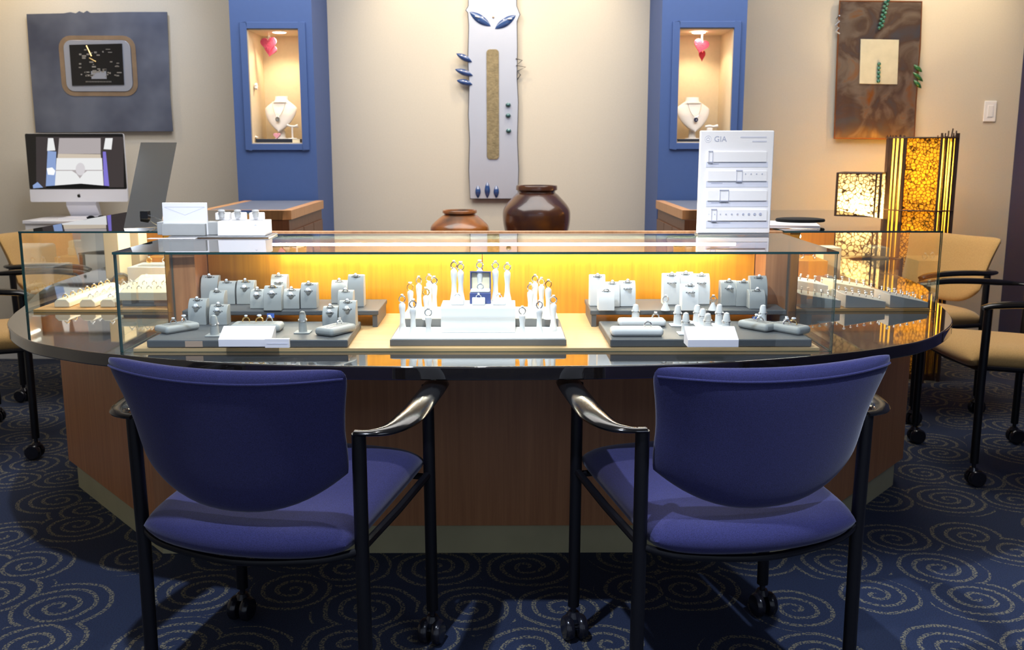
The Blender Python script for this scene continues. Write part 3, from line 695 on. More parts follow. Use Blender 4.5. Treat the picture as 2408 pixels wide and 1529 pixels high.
ld = MB(); ld.box(-w_, w_, 0.003, 0.014, 0, 0.052, Ml); ld.box(-w_, -w_ + 0.003, -0.012, 0.004, 0, 0.052, Ml); ld.box(w_ - 0.003, w_, -0.012, 0.004, 0, 0.052, Ml); ld.box(-w_, w_, -0.012, 0.004, 0.049, 0.052, Ml)
lo_ = ld.obj('lid', M_NAVYBOX, rb, bevel=0.001)
MB().box(-w_ + 0.004, w_ - 0.004, 0.0005, 0.0028, 0.004, 0.048, Ml).obj('lid_lining', M_CREAM, lo_)
place_ring((rb.location.x, rb.location.y + 0.02, BZ + 0.043), 'ring in the open navy ring box on the white block', None, (0, 0, 0), 0.9)
for px, lab in ((1075, 'left'), (1125, 'middle'), (1174, 'right')):
    yc = blk.location.y + 0.004; zc = BZ
    t = thing('ring_clip', 'small white ring clip on the white block, %s one' % lab, 'ring clip', (X(px, 712, yc), yc + 0.008, zc), 0, 'ring clips on the white block')
    MB().prism([(0, 0), (0, 0.006), (0.010, 0.019), (0.017, 0.019), (0.017, 0)], -0.0175, 0.0175, 'x').obj('clip_body', M_WHITE, t, bevel=0.002)
    place_ring((X(px, 712, yc), yc + 0.019, zc + 0.022), 'ring on the %s small white ring clip of the block' % lab, None, (0.5, 0, 0), 0.7)

# --- things lying on the glass tops
GZ = GT + 0.0006
pc = atZ(515, 560, GZ); xl = atZ(396, 560, GZ).x; xr = atZ(632, 560, GZ).x
t = thing('serving_tray', 'flat grey tray under the white ring risers on the front glass top', 'tray', ((xl + xr) / 2, pc.y, GZ))
MB().box(-(xr - xl) / 2, (xr - xl) / 2, 0, 0.115, 0, 0.005).obj('tray_plate', M_STEEL, t, bevel=0.002)
GZ2 = GZ + 0.0055
yr = pc.y + 0.012
xa, xb = X(511, 540, yr), X(623, 540, yr)
t = thing('ring_riser', 'white block with three ring pegs on the front glass top', 'ring riser', ((xa + xb) / 2, yr, GZ2))
hwi = (xb - xa) / 2; hr = ZZ(560, 521, yr) - GZ2
MB().prism([(0, 0), (0.006, hr), (0.085, hr), (0.085, 0)], -hwi, hwi, 'x').obj('riser_body', M_CARD, t, bevel=0.001)
def bar(mb, x0, z0, x1, z1, wd, y):
    d = Vector((x1 - x0, 0, z1 - z0)); n = Vector((-d.z, 0, d.x)).normalized() * wd / 2
    mb.poly([Vector((x0, y, z0)) - n, Vector((x1, y, z1)) - n, Vector((x1, y, z1)) + n, Vector((x0, y, z0)) + n])
cx_ = X(600, 535, yr) - t.location.x
mk = MB(); bar(mk, cx_ - 0.010, 0.024, cx_, 0.031, 0.0014, -0.0003 + 0.0045); bar(mk, cx_, 0.031, cx_ + 0.010, 0.024, 0.0014, 0.0042); mk.obj('printed_chevron', M_INK, t)
rp = t
yrp = yr + 0.05
xw = X(489, 520, yrp)
lw = thing('ring_riser', 'lower grey white block left of the ring pegs on the front glass top', 'ring riser', ((xw + xa) / 2 - 0.058, yr + 0.028, GZ2))
MB().box(-(xa - xw) / 2 - 0.085, (xa - xw) / 2 + 0.052, 0, 0.05, 0, hr * 0.9).obj('riser_body', M_GREYL, lw, bevel=0.001)
for px in (517, 560, 602):
    yy = yr + 0.045; zt = GZ2 + hr + 0.0003
    lab = {517: 'left', 560: 'middle', 602: 'right'}[px]
    xx = X(px, 510, yy)
    if px == 517: xx += 0.0065
    t = thing('ring_peg', 'white square ring peg on the glass top riser, %s one' % lab, 'ring peg', (xx, yy, zt), 0, 'ring pegs on the glass top riser')
    MB().box(-0.0205, 0.0205, 0, 0.026, 0, 0.022).obj('peg_block', M_WHITE, t, bevel=0.003)
    MB().lathe([(0.008, 0.010), (0.0075, 0.0215), (0.011, 0.027), (0.008, 0.031), (0.0, 0.032)], 14, (0, -0.004, 0)).obj('peg_knob', M_GREYL, t, smooth=True)
ye = yr + 0.02; xa, xb = X(381, 500, ye), X(486, 500, ye)
t = thing('envelope_sign', 'white envelope shaped card standing left of the ring pegs', 'card', ((xa + xb) / 2, ye + 0.004, GZ2 + 0.0)); ww = (xb - xa) / 2
z0e = ZZ(430, 540, ye) - GZ2; z1e = ZZ(430, 477, ye) - GZ2
MB().box(-ww, ww, 0, 0.006, 0, z1e).obj('card', M_CARD, t, bevel=0.001)
mk = MB(); bar(mk, -ww * 0.9, z1e * 0.86, 0, z1e * 0.62, 0.0012, -0.0004); bar(mk, 0, z1e * 0.62, ww * 0.9, z1e * 0.86, 0.0012, -0.0004); bar(mk, -ww * 0.9, z1e * 0.87, ww * 0.9, z1e * 0.87, 0.0012, -0.0005); mk.obj('flap_line', M_INKL, t)
MB().box(-ww * 0.99, ww * 0.95, -0.018, -0.001, 0, z1e * 0.36).obj('card_foot', M_GREYL, t, bevel=0.001)
p = atZ(431, 555, GZ)
t = thing('paper_sheet', 'white paper strip lying before the envelope card on the glass top', 'paper', (p.x - 0.004, pc.y - 0.028, GZ), R(2))
MB().box(-0.068, 0.068, 0, 0.024, 0, 0.0012).obj('sheet', M_CARD, t)

# grading board
yg = 2.925
gx0, gx1 = X(1643, 430, yg), X(1816, 430, yg); gcx = (gx0 + gx1) / 2; gw = (gx1 - gx0) / 2; gh = ZZ(1728, 307, yg) - GZ
gb = thing('grading_board', 'tall white diamond grading chart board standing on the front glass top', 'display board', (gcx, yg, GZ))
MB().box(-gw, gw, 0, 0.016, 0.004, gh).obj('board', M_CARD, gb, bevel=0.004)
MB().box(-gw * 0.98, gw * 0.98, 0.0, 0.05, 0, 0.004).obj('foot', M_STEEL, gb)
def gp(px, py): v = atY(px, py, yg); return v.x - gcx, v.z - GZ
def grect(mb, x0, y0, x1, y1, ya=-0.0012, yb=-0.0002):
    ax, az = gp(x0, y1); bx, bz = gp(x1, y0); mb.box(ax, bx, ya, yb, az, bz)
def text(body, size, px, py, m, par, org, gpf, y=-0.0006, align='LEFT', name='lettering'):
    c = bpy.data.curves.new('t', 'FONT'); c.body = body; c.size = size; c.extrude = 0.0002; c.align_x = align
    o = bpy.data.objects.new('t', c); COL.objects.link(o); bpy.context.view_layer.update()
    me = bpy.data.meshes.new_from_object(o.evaluated_get(bpy.context.evaluated_depsgraph_get())); bpy.data.objects.remove(o)
    me.materials.clear(); me.materials.append(m)
    n = bpy.data.objects.new(name, me); COL.objects.link(n); n.parent = par
    x, z = gpf(px, py); n.location = (x, y, z); n.rotation_euler = (R(90), 0, 0); return n
text('GIA', 0.0225, 1679, 333, M_INK, gb, None, gp)
em = MB(); ex, ez = gp(1665, 327); torus(em, 0.0095, 0.0006, 24, 4, (ex, -0.0004, ez)); torus(em, 0.0045, 0.0009, 16, 4, (ex, -0.0004, ez)); em.obj('round_emblem', M_INKL, gb)
hl = MB(); grect(hl, 1741, 321, 1803, 324); grect(hl, 1769, 331, 1803, 334); hl.obj('faint_heading', M_INKL, gb)
rows = [(355, 381, 393), (400, 426, 440), (446, 472, 486), (491, 519, 536)]
M_CHART = mat('chart_band', (0.68, 0.71, 0.82), 0.6)
for k, (y0, y1, y2) in enumerate(rows):
    b_ = MB(); grect(b_, 1660, y1, 1806, y2); o = b_.obj('caption_band', M_CHART, gb)
    b_ = MB(); grect(b_, 1663, y0 + 2, 1803, y1, -0.006, -0.0002); b_.obj('slide_window', M_CARD, gb, bevel=0.001)
    b_ = MB()
    grect(b_, 1672, y1 + 4, 1690 + k * 9, y1 + 6, -0.0016, -0.0012)
    b_.obj('caption_print', M_INK, gb)
sx_ = [(1665, 1676), (1730, 1745), (1691, 1713), (1671, 1685)]
for (y0, y1, _), (xa_, xb_) in zip(rows, sx_):
    b_ = MB(); t_ = 1.8
    grect(b_, xa_, y0, xb_, y0 + t_, -0.0085, -0.0062); grect(b_, xa_, y1 - 1, xb_, y1 + 1, -0.0085, -0.0062); grect(b_, xa_, y0, xa_ + t_, y1, -0.0085, -0.0062); grect(b_, xb_ - t_, y0, xb_, y1, -0.0085, -0.0062)
    b_.obj('slider_frame', M_INK, gb)
b_ = MB()
for q in range(10):
    x, z = gp(1666 + q * 13.4, 503.5); r = 0.0009 + q * 0.00038
    b_.prism([(x + r * math.cos(k * math.pi / 6), z + r * math.sin(k * math.pi / 6)) for k in range(12)], -0.0075, -0.0062, 'y')
for q in range(4):
    x, z = gp(1752 + q * 13, 409); r = 0.0018
    b_.prism([(x + r * math.cos(k * math.pi / 6), z + r * math.sin(k * math.pi / 6)) for k in range(12)], -0.0075, -0.0062, 'y')
b_.obj('carat_dots', M_INK, gb)

# book and black pad on the right case
p = atZ(1886, 538, GZ)
t = thing('notebook', 'white notebook lying on the right glass top under a black pad', 'book', (p.x - 0.01, p.y + 0.09, GZ), R(-12))
MB().box(-0.085, 0.085, -0.085, 0.115, 0, 0.0025).obj('back_cover', M_CARD, t, bevel=0.001)
MB().box(-0.082, 0.083, -0.083, 0.112, 0.0026, 0.008).obj('pages', M_ALU, t); MB().box(-0.085, 0.085, -0.085, 0.115, 0.0081, 0.0098).obj('front_cover', M_CARD, t, bevel=0.0005)
p = atZ(1880, 521, GZ + 0.01)
M_VELV = mat('black_velvet', (0.004, 0.004, 0.004), 0.95)
t = thing('oval_pad', 'black oval jewelry pad lying on the white notebook', 'pad', (p.x + 0.002, p.y, GZ + 0.0104), R(-8))
MB().lathe([(0.0, 0), (0.97, 0), (1.0, 0.004), (0.97, 0.009), (0.8, 0.011), (0.0, 0.011)], 40, (0, 0, 0), Matrix.Diagonal((0.082, 0.062, 1, 1))).obj('pad_body', M_VELV, t, smooth=True)

# --- contents of the left case
def box_thing(name, label, cat, mt, x0, x1, y0, y1, z0, z1, part='body', group=None, bevel=0.002, rz=0):
    t = thing(name, label, cat, ((x0 + x1) / 2, (y0 + y1) / 2, z0), rz, group)
    MB().box(-(x1 - x0) / 2, (x1 - x0) / 2, -(y1 - y0) / 2, (y1 - y0) / 2, 0, z1 - z0).obj(part, mt, t, bevel=bevel)
    return t
def ring_bar(x, y0, y1, z, lab, mt, n, wd=0.05, hh=0.026, gold=False):
    t = thing('ring_bar', lab, 'ring tray', (x, (y0 + y1) / 2, z), 0, 'long ring bars in the left case')
    l = (y1 - y0) / 2
    MB().prism([(-wd / 2, 0), (wd / 2, 0), (wd / 2, hh * 0.6), (wd * 0.3, hh), (-wd * 0.3, hh), (-wd / 2, hh * 0.6)], -l, l, 'y').obj('bar_body', mt, t, bevel=0.003)
    for i in range(n):
        place_ring((x, y0 + 0.03 + (y1 - y0 - 0.06) * i / max(1, n - 1), z + hh + 0.004), 'small ring on the ' + lab, 'rings on the long ring bars', (0, 0, R(15)), 0.8, gold)
    return t
LX0, LX1 = CX - 0.9 - 0.542, CX - 0.9 - 0.104     # inside limits of the left case
def LXp(px, Y): return X(px, 700, Y)
ring_bar(-1.432, 3.12, 3.52, ZT, 'leftmost ring bar in the left case', M_CREAM, 7, gold=True)
ring_bar(-1.350, 3.12, 3.52, ZT, 'second ring bar from the left in the left case', M_CREAM, 7)
ring_bar(-1.285, 3.12, 3.52, ZT, 'third ring bar from the left in the left case', M_CREAM, 7, wd=0.048)
b1 = box_thing('riser', 'dark grey riser at the front inner corner of the left case', 'riser', M_GREYD, -1.245, -1.10, 3.14, 3.33, ZT, ZT + 0.02)
t = thing('ring_tray', 'big cream ring tray on the dark riser of the left case', 'ring tray', (-1.165, 3.235, ZT + 0.0205))
MB().prism([(-0.105, 0), (0.105, 0), (0.105, 0.058), (-0.105, 0.026)], -0.085, 0.085, 'y', Matrix.Rotation(R(90), 4, 'Z')).obj('tray_body', M_CREAM, t, bevel=0.002)
for i in range(5):
    for j in range(2):
        q = Vector((-0.065 + i * 0.032, -0.065 + j * 0.05, 0.034 + j * 0.009))
        place_ring(t.location + q, 'small ring in the rows of the big cream ring tray, left case', 'rings in the big cream tray', (0, 0, 0.2), 0.75)
t = box_thing('jewelry_box', 'white flat box with a grey lining behind the cream ring tray', 'box', M_WHITE, -1.385, -1.13, 3.56, 3.72, ZT, ZT + 0.075)
MB().box(-0.10, 0.07, -0.05, 0.0, 0.0755, 0.0765).obj('lining', M_GREYL, t)
for i, x in enumerate((-1.35, -1.29, -1.25)):
    place_ring((x, 3.69, ZT + 0.086), 'ring standing on the white flat box in the left case', 'rings on the white flat box', (0, 0, 0.3), 1.0, i == 0)
t = box_thing('riser', 'tall white riser beside the back panel of the left case', 'riser', M_WHITE, -1.24, -1.10, 3.78, 3.92, ZT, ZT + 0.13, bevel=0.012)
MB().ball((0.04, -0.05, 0.137), 0.008).obj('pearl', M_CREAM, t, smooth=True)
t = box_thing('wooden_block', 'orange wood block at the far end of the left case', 'block', M_PANEL, -1.40, -1.28, 3.80, 4.04, ZT, ZT + 0.085)
t2 = thing('box_stack_item', 'lower cream box on the orange wood block in the left case', 'box', (-1.34, 3.90, ZT + 0.0855)); t2.name = 'gift_box'
MB().box(-0.035, 0.035, -0.035, 0.035, 0, 0.030).obj('box_body', M_CREAM, t2, bevel=0.002)
t2 = thing('gift_box', 'upper cream box on the orange wood block in the left case', 'box', (-1.338, 3.90, ZT + 0.0860 + 0.030))
MB().box(-0.030, 0.030, -0.030, 0.030, 0, 0.026).obj('box_body', M_CREAM, t2, bevel=0.002)
t = box_thing('display_box', 'tall cream box against the outer pane of the left case', 'box', M_CREAM, -1.505, -1.45, 3.66, 3.78, ZT, ZT + 0.205)
box_thing('display_box', 'second tall cream box, behind the other, in the left case', 'box', M_CREAM, -1.505, -1.44, 3.84, 3.93, ZT, ZT + 0.20)
# bracelet pads
for k, (x, y, lab, mt) in enumerate(((-1.425, 3.60, 'oval tan bracelet pad near the outer pane of the left case', M_TAN), )):
    t = thing('bracelet_pad', lab, 'pad', (x, y, ZT), R(20))
    MB().lathe([(0.0, 0), (1, 0), (1, 0.5), (0.8, 0.9), (0.0, 1.0)], 30, (0, 0, 0), Matrix.Diagonal((0.034, 0.042, 0.04, 1))).obj('pad_body', mt, t, smooth=True)
    for q in (-0.018, 0.0, 0.018):
        MB().tube([(-0.0365 * math.cos(a_), q, 0.045 * math.sin(a_) + 0.001) for a_ in [math.pi * i / 14 for i in range(15)]], 0.003, 6).obj('bracelet', M_SILVER, t, smooth=True)

# --- contents of the right case
RX = CX + 0.9
def wedge(x, y, w_, l_, h0, h1, lab, mt, nr, z=None, g_='wedge ring trays in the right case'):
    z = ZT if z is None else z
    t = thing('ring_tray', lab, 'ring tray', (x, y, z), 0, g_)
    MB().prism([(-w_ / 2, 0), (w_ / 2, 0), (w_ / 2, h1), (-w_ / 2, h0)], -l_ / 2, l_ / 2, 'y').obj('tray_body', mt, t, bevel=0.0015)
    for i in range(nr):
        for j in range(2):
            u = -0.42 + 0.84 * i / (nr - 1); zz = h0 + (h1 - h0) * (u + 0.5)
            place_ring((x + u * w_, y - l_ * 0.28 + j * l_ * 0.5, z + zz + 0.004), 'small ring in the rows of the ' + lab, 'rings on the wedge trays', (0, math.atan2(h0 - h1, w_), R(70)), 0.8, False, (i + j) % 3 == 0)
    return t
wedge(1.295, 3.165, 0.125, 0.14, 0.042, 0.017, 'outermost grey wedge ring tray, right case', M_GREYL, 6)
wedge(1.155, 3.165, 0.130, 0.14, 0.042, 0.020, 'middle grey wedge ring tray, right case', M_GREYL, 6)
wedge(1.010, 3.165, 0.130, 0.14, 0.044, 0.024, 'innermost grey wedge ring tray, right case', M_GREYL, 6)
wedge(1.02, 3.36, 0.15, 0.15, 0.070, 0.045, 'white raised wedge ring tray, right case', M_WHITE, 6)
wedge(1.19, 3.36, 0.15, 0.15, 0.055, 0.030, 'cream wedge ring tray, right case', M_CREAM, 6)
t = box_thing('wooden_block', 'brown wood block with small jewels at the far end of the right case', 'block', M_PANEL, 0.98, 1.2, 3.62, 3.80, ZT, ZT + 0.09)
for i in range(5):
    place_ring((1.0 + i * 0.04, 3.66 + 0.03 * (i % 2), ZT + 0.101), 'small ring on the brown wood block in the right case', 'rings on the wood block', (0, 0, i), 1.0)
box_thing('display_box', 'cream box beside the wood block in the right case', 'box', M_CREAM, 0.945, 0.975, 3.55, 3.62, ZT, ZT + 0.14)
box_thing('display_box', 'cream box beyond the wood block in the right case', 'box', M_CREAM, 1.24, 1.31, 3.80, 3.90, ZT, ZT + 0.12)

# ================================================================== things behind the counter
# white desk with computer
YD = 5.50
dk0 = X(52, 520, YD); dk1 = X(258, 520, YD + 0.05); DZ = ZZ(150, 519, 5.5)
dk = thing('desk', 'white desk carrying the computer behind the left glass case', 'desk', ((dk0 + dk1) / 2, YD + 0.16, 0), 0)
hwid = (dk1 - dk0) / 2
MB().box(-hwid, hwid, -0.16, 0.22, DZ - 0.018, DZ).obj('desk_top', M_ALU, dk, bevel=0.002)
MB().box(-hwid + 0.01, hwid - 0.01, -0.15, 0.21, DZ - 0.30, DZ - 0.0185).obj('desk_body', M_CARD, dk)
for sx in (-1, 1): MB().box(sx * (hwid - 0.03) - 0.015, sx * (hwid - 0.03) + 0.015, 0.17, 0.20, 0, DZ - 0.30).obj('leg', M_CARD, dk)
yi = 5.70
ix0, ix1 = X(72, 455, yi), X(298, 455, yi); icx = (ix0 + ix1) / 2; iw = (ix1 - ix0) / 2
im = thing('desktop_computer', 'silver all-in-one computer showing a ring in a box on its screen', 'computer', (icx, yi, DZ + 0.0004), R(2))
zb_, zc_, zt_ = (ZZ(185, q, yi) - DZ for q in (475, 445, 314))
rr = 0.012
def rrect(x0, x1, z0, z1, r, n=5, corners=(1, 1, 1, 1)):
    out = []
    for (cx, cz, a0, c) in ((x1 - r, z0 + r, -90, corners[0]), (x1 - r, z1 - r, 0, corners[1]), (x0 + r, z1 - r, 90, corners[2]), (x0 + r, z0 + r, 180, corners[3])):
        for k in range(n + 1):
            a = R(a0 + 90 * k / n); out.append((cx + r * math.cos(a), cz + r * math.sin(a)))
    return out
M_BEZ = mat('black_glass_bezel', (0.006, 0.006, 0.007), 0.06, coat=0.5)
MB().prism(rrect(-iw, iw, zb_, zt_, rr), 0.004, 0.022, 'y').obj('housing', M_ALU, im, bevel=0.003)
MB().prism(rrect(-iw + 0.001, iw - 0.001, zc_, zt_ - 0.001, 0.008), 0.0, 0.0045, 'y').obj('bezel', M_BEZ, im)
chin = MB().prism(rrect(-iw, iw, zb_, zc_ - 0.001, 0.008), 0.001, 0.0045, 'y').obj('chin', M_ALU, im)
# emblem on the chin
ez = (zb_ + zc_) / 2 - 0.001; S_ = 0.0105
ap = [(0.0, 0.62), (0.25, 0.75), (0.6, 0.66), (0.78, 0.42), (0.60, 0.18), (0.60, -0.12), (0.86, -0.38), (0.62, -0.82), (0.30, -1.0), (0.0, -0.9), (-0.32, -1.0), (-0.66, -0.80), (-0.88, -0.25), (-0.84, 0.28), (-0.58, 0.68), (-0.26, 0.75)]
am = MB().prism([(x * S_, ez + z * S_) for x, z in ap], -0.0002, 0.0012, 'y')
am.prism([(x * S_, ez + z * S_) for x, z in [(0.02, 0.88), (0.08, 1.15), (0.36, 1.38), (0.32, 1.08)]], -0.0002, 0.0012, 'y'); am.obj('emblem', M_BEZ, chin)
# screen picture: flat coloured areas
scr_cols = {'dark': ((0.055, 0.045, 0.045), 1), 'white': ((0.80, 0.80, 0.80), 1), 'grey': ((0.42, 0.38, 0.38), 1), 'tan': ((0.60, 0.52, 0.42), 1), 'blue': ((0.26, 0.36, 0.62), 1), 'violet': ((0.22, 0.18, 0.62), 1), 'black': ((0.01, 0.01, 0.01), 1), 'gem': ((0.65, 0.62, 0.64), 1), 'hot': ((0.95, 0.98, 1.0), 1)}
keys = list(scr_cols)
smats = [emis('screen_' + k, v[0], 0.52) for k, v in scr_cols.items()]
def ip(px, py): v = atY(px, py, yi); return (v.x - icx, v.z - DZ)
sm_ = MB(); sb0 = [ip(88, 440), ip(289, 440), ip(289, 323), ip(86, 323)]
layer = [0]
def spoly(pts, key):
    layer[0] += 1; sm_.mi = keys.index(key); sm_.poly([Vector((ip(*p)[0], -0.0004 - 0.00006 * layer[0], ip(*p)[1])) for p in pts])
spoly([(87, 441), (290, 441), (289, 322), (86, 322)], 'dark')
spoly([(113, 355), (133, 357), (131, 438), (109, 438)], 'blue'); spoly([(241, 357), (248, 357), (256, 438), (244, 438)], 'violet')
spoly([(114, 325), (126, 325), (131, 354), (112, 355)], 'white'); spoly([(247, 325), (264, 325), (261, 352), (243, 351)], 'white')
spoly([(140, 325), (236, 325), (236, 362), (137, 362)], 'grey'); spoly([(137, 362), (236, 363), (240, 400), (133, 401)], 'tan')
spoly([(134, 372), (239, 372), (243, 438), (130, 438)], 'white'); spoly([(131, 400), (242, 400), (242, 402), (131, 402)], 'grey')
spoly([(168, 401), (206, 401), (196, 409), (188, 420), (180, 409)], 'grey'); spoly([(110, 438), (190, 432), (255, 438), (255, 442), (110, 442)], 'black')
spoly([(189 + 11 * math.cos(k * math.pi / 8), 398 + 15 * math.sin(k * math.pi / 8)) for k in range(16)], 'gem')
spoly([(111, 396), (124, 394), (131, 402), (128, 412), (114, 411)], 'hot'); spoly([(79, 436), (90, 428), (103, 441), (80, 443)], 'blue')
sm_.obj('screen_picture', smats, im)
MB().prism([(0.022, 0.07), (0.030, 0.18), (0.036, 0.18), (0.10, 0.008), (0.09, 0.0), (-0.10, 0.0), (-0.10, 0.006), (0.075, 0.008)], -0.085, 0.085, 'x').obj('stand', M_ALU, im, bevel=0.001)
p = atZ(178, 507, DZ); p.y = 5.56
kb = thing('keyboard', 'white keyboard on the white desk before the computer', 'keyboard', (X(178, 507, 5.56) - 0.02, 5.415, DZ + 0.0005), 0)
MB().box(-0.14, 0.14, -0.057, 0.05, 0, 0.008).obj('keyboard_base', M_ALU, kb, bevel=0.002)
kk = MB()
for r_ in range(5):
    for c_ in range(14): kk.box(-0.135 + c_ * 0.0193, -0.135 + c_ * 0.0193 + 0.0168, -0.050 + r_ * 0.0192, -0.050 + r_ * 0.0192 + 0.0165, 0.008, 0.0098)
ko = kk.obj('keys', M_CARD, kb); ko['kind'] = 'stuff'
# cabled gadget right of the keyboard
t = thing('sunglasses', 'dark folded glasses lying at the right end of the white desk', 'glasses', (X(250, 500, 5.5) - 0.03, 5.43, DZ + 0.0005), R(15))
ln_ = MB()
for q in (-0.026, 0.026): ln_.lathe([(0.0, -0.001), (1, -0.001), (1.0, 0.001), (0.0, 0.0012)], 16, (0, 0, 0), Matrix.Translation((q, 0, 0.0175)) @ Matrix.Rotation(R(78), 4, 'X') @ Matrix.Diagonal((0.022, 0.016, 1, 1)))
ln_.obj('lens', M_BEZ, t, smooth=True)
MB().tube([(-0.05, 0.003, 0.024), (0.05, 0.003, 0.024)], 0.0022, 8).obj('bridge', M_BLACK, t, smooth=True)
for q in (-1, 1): MB().tube([(q * 0.05, 0.004, 0.024), (q * 0.02, 0.014 + 0.004 * q, 0.012), (-q * 0.06, 0.02 + 0.005 * q, 0.004)], 0.002, 8).obj('temple', M_BLACK, t, smooth=True)

# leaning mirror on the left glass top
bl = atZ(291, 536, GT + 0.0008); br = atZ(378, 533.5, GT + 0.0008); tlp = atY(331, 335, bl.y + 0.11)
e1 = br - bl; e2 = tlp - bl; nn = e1.cross(e2).normalized(); nn = nn if nn.y > 0 else -nn
mr = thing('tabletop_mirror', 'frameless mirror leaning back on the left glass top beside the computer', 'mirror', tuple(bl))
mb = MB()
A = [Vector((0, 0, 0)), e1, e1 + e2, e2]; Bk = [a_ + nn * 0.005 for a_ in A]
va = [mb.b.verts.new(p_) for p_ in A]; vb = [mb.b.verts.new(p_) for p_ in Bk]
mb.face(va); mb.mi = 1; mb.face(vb[::-1])
for i in range(4): mb.face([va[i], va[(i + 1) % 4], vb[(i + 1) % 4], vb[i]])
mb.obj('mirror_plate', [M_MIRROR, M_GREYM], mr)
MB().tube([e1 * 0.5 + e2 * 0.6 + nn * 0.008, e1 * 0.5 + Vector((0, 0.20, 0.004))], 0.004, 8).obj('prop_leg', M_STEEL, mr, smooth=True)
c0 = e1 * 0.52 + e2 * 0.13 - nn * 0.016
cl_ = MB().box(c0.x - 0.014, c0.x + 0.014, c0.y - 0.012, c0.y + 0.012, c0.z - 0.013, c0.z + 0.013).obj('clip', M_BLACK, mr, bevel=0.003)  # cube and cable reflected in the mirror, added here as solid parts
MB().tube(spline([c0 + Vector((0.012, -0.01, 0)), c0 + Vector((0.05, -0.02, -0.012)), c0 + Vector((0.085, -0.03, -0.028)), c0 + Vector((0.11, -0.03, -0.034))], 5), 0.0016, 6).obj('reflected_cord', M_GREYD, mr, smooth=True)

# pots on a low console
M_GLAZE = mat('brown_glaze', (0.10, 0.035, 0.015), 0.22, coat=0.6); 
def glaze(name, cols, sc_, rough):
    m = mat(name, cols[0], rough, coat=0.5); nt = m.node_tree
    tc = nt.nodes.new('ShaderNodeTexCoord'); n = nt.nodes.new('ShaderNodeTexNoise'); n.inputs['Scale'].default_value = sc_; n.inputs['Detail'].default_value = 3
    nt.links.new(tc.outputs['Object'], n.inputs['Vector'])
    nt.links.new(ramp(nt, n.outputs['Fac'], [(0.32 + 0.36 * i / (len(cols) - 1), c) for i, c in enumerate(cols)]), nt.nodes['Principled BSDF'].inputs['Base Color']); return m
M_POT1 = glaze('dark_brown_glaze', [(0.035, 0.018, 0.022), (0.075, 0.028, 0.012), (0.16, 0.055, 0.008)], 5, 0.25)
M_POT2 = glaze('orange_brown_glaze', [(0.10, 0.055, 0.035), (0.30, 0.10, 0.02), (0.42, 0.15, 0.025)], 7, 0.3)
YP = 5.32; CZ2 = 0.72
cs = thing('console_table', 'low wooden console under the two brown pots, mostly hidden by the glass case', 'console', (X(1180, 540, YP), YP + 0.02, 0))
MB().box(-0.50, 0.50, -0.22, 0.25, CZ2 - 0.03, CZ2).obj('console_top', M_WOOD, cs, bevel=0.003)
for sx in (-1, 1):
    for sy in (-0.19, 0.22): MB().box(sx * 0.47 - 0.025, sx * 0.47 + 0.025, sy - 0.025, sy + 0.025, 0, CZ2 - 0.03).obj('leg', M_WOOD, cs)
def pot(label, px, pyrim, wpx, rimpx, mt, squash, Y):
    x = X(px, pyrim, Y); k = Y * math.cos(PITCH) / FPX; Rm = wpx * k / 2; rr = rimpx * k / 2; zt = ZZ(px, pyrim, Y) - CZ2 - 0.0005
    t = thing('clay_pot', label, 'pot', (x, Y, CZ2 + 0.0005))
    prof = [(0.0, 0), (Rm * 0.55, 0), (Rm * 0.72, zt * 0.08), (Rm * 0.93, zt * 0.30), (Rm, zt * squash), (Rm * 0.95, zt * (squash + 0.15)), (rr * 1.10, zt * 0.84), (rr * 0.90, zt * 0.895), (rr * 0.92, zt * 0.92)]
    prof = [(p_.x, p_.y) for p_ in spline([Vector((a_, b_, 0)) for a_, b_ in prof[1:]], 4)]
    prof = [(0.0, 0)] + prof
    inner = [(rr * 0.80, zt * 0.90), (rr * 1.02, zt * 0.80), (Rm * 0.9, zt * squash), (Rm * 0.6, zt * 0.1), (0.0, zt * 0.06)]
    MB().lathe(prof + inner, 40).obj('pot_body', mt, t, smooth=True)
    MB().lathe([(rr * 0.90, zt * 0.915), (rr, zt * 0.935), (rr, zt * 0.985), (rr * 0.97, zt), (rr * 0.86, zt * 0.995), (rr * 0.80, zt * 0.93), (rr * 0.82, zt * 0.90)], 40).obj('rim', mt, t, smooth=True)
pot('big dark brown round clay pot below the tall wall sculpture', 1262, 436, 161, 98, M_POT1, 0.52, YP)
pot('smaller orange brown clay pot left of the big dark one', 1081, 494, 140, 82, M_POT2, 0.50, YP - 0.02)

# ------------------------------------------------------------------ wall pieces
YW = WY - 0.03
M_BLUST = mat('blued_steel', (0.115, 0.125, 0.18), 0.34, 1.0)
def blued(name, lo_, hi_):
    m = mat(name, lo_, 0.42, 0.85); nt = m.node_tree; tc = nt.nodes.new('ShaderNodeTexCoord'); n = nt.nodes.new('ShaderNodeTexNoise'); n.inputs['Scale'].default_value = 3.0; n.inputs['Detail'].default_value = 3
    nt.links.new(tc.outputs['Object'], n.inputs['Vector']); nt.links.new(ramp(nt, n.outputs['Fac'], [(0.35, lo_), (0.65, hi_)]), nt.nodes['Principled BSDF'].inputs['Base Color']); return m
M_BL2 = blued('mottled_blued_steel', (0.13, 0.145, 0.21), (0.26, 0.29, 0.38))
M_COP = mat('copper_edge', (0.42, 0.30, 0.20), 0.4, 0.8, noise=0.3, nscale=12)
M_SIL2 = mat('soft_silver', (0.50, 0.53, 0.62), 0.35, 0.7)
def wp(px, py, ox, oz, Y=YW): v = atY(px, py, Y); return (v.x - ox, v.z - oz)
ox, oz = X(235, 170, YW), ZZ(235, 170, YW)
a1 = thing('wall_art', 'dark blued steel square wall piece with a glass inset, left wall', 'wall art', (ox, YW, oz))
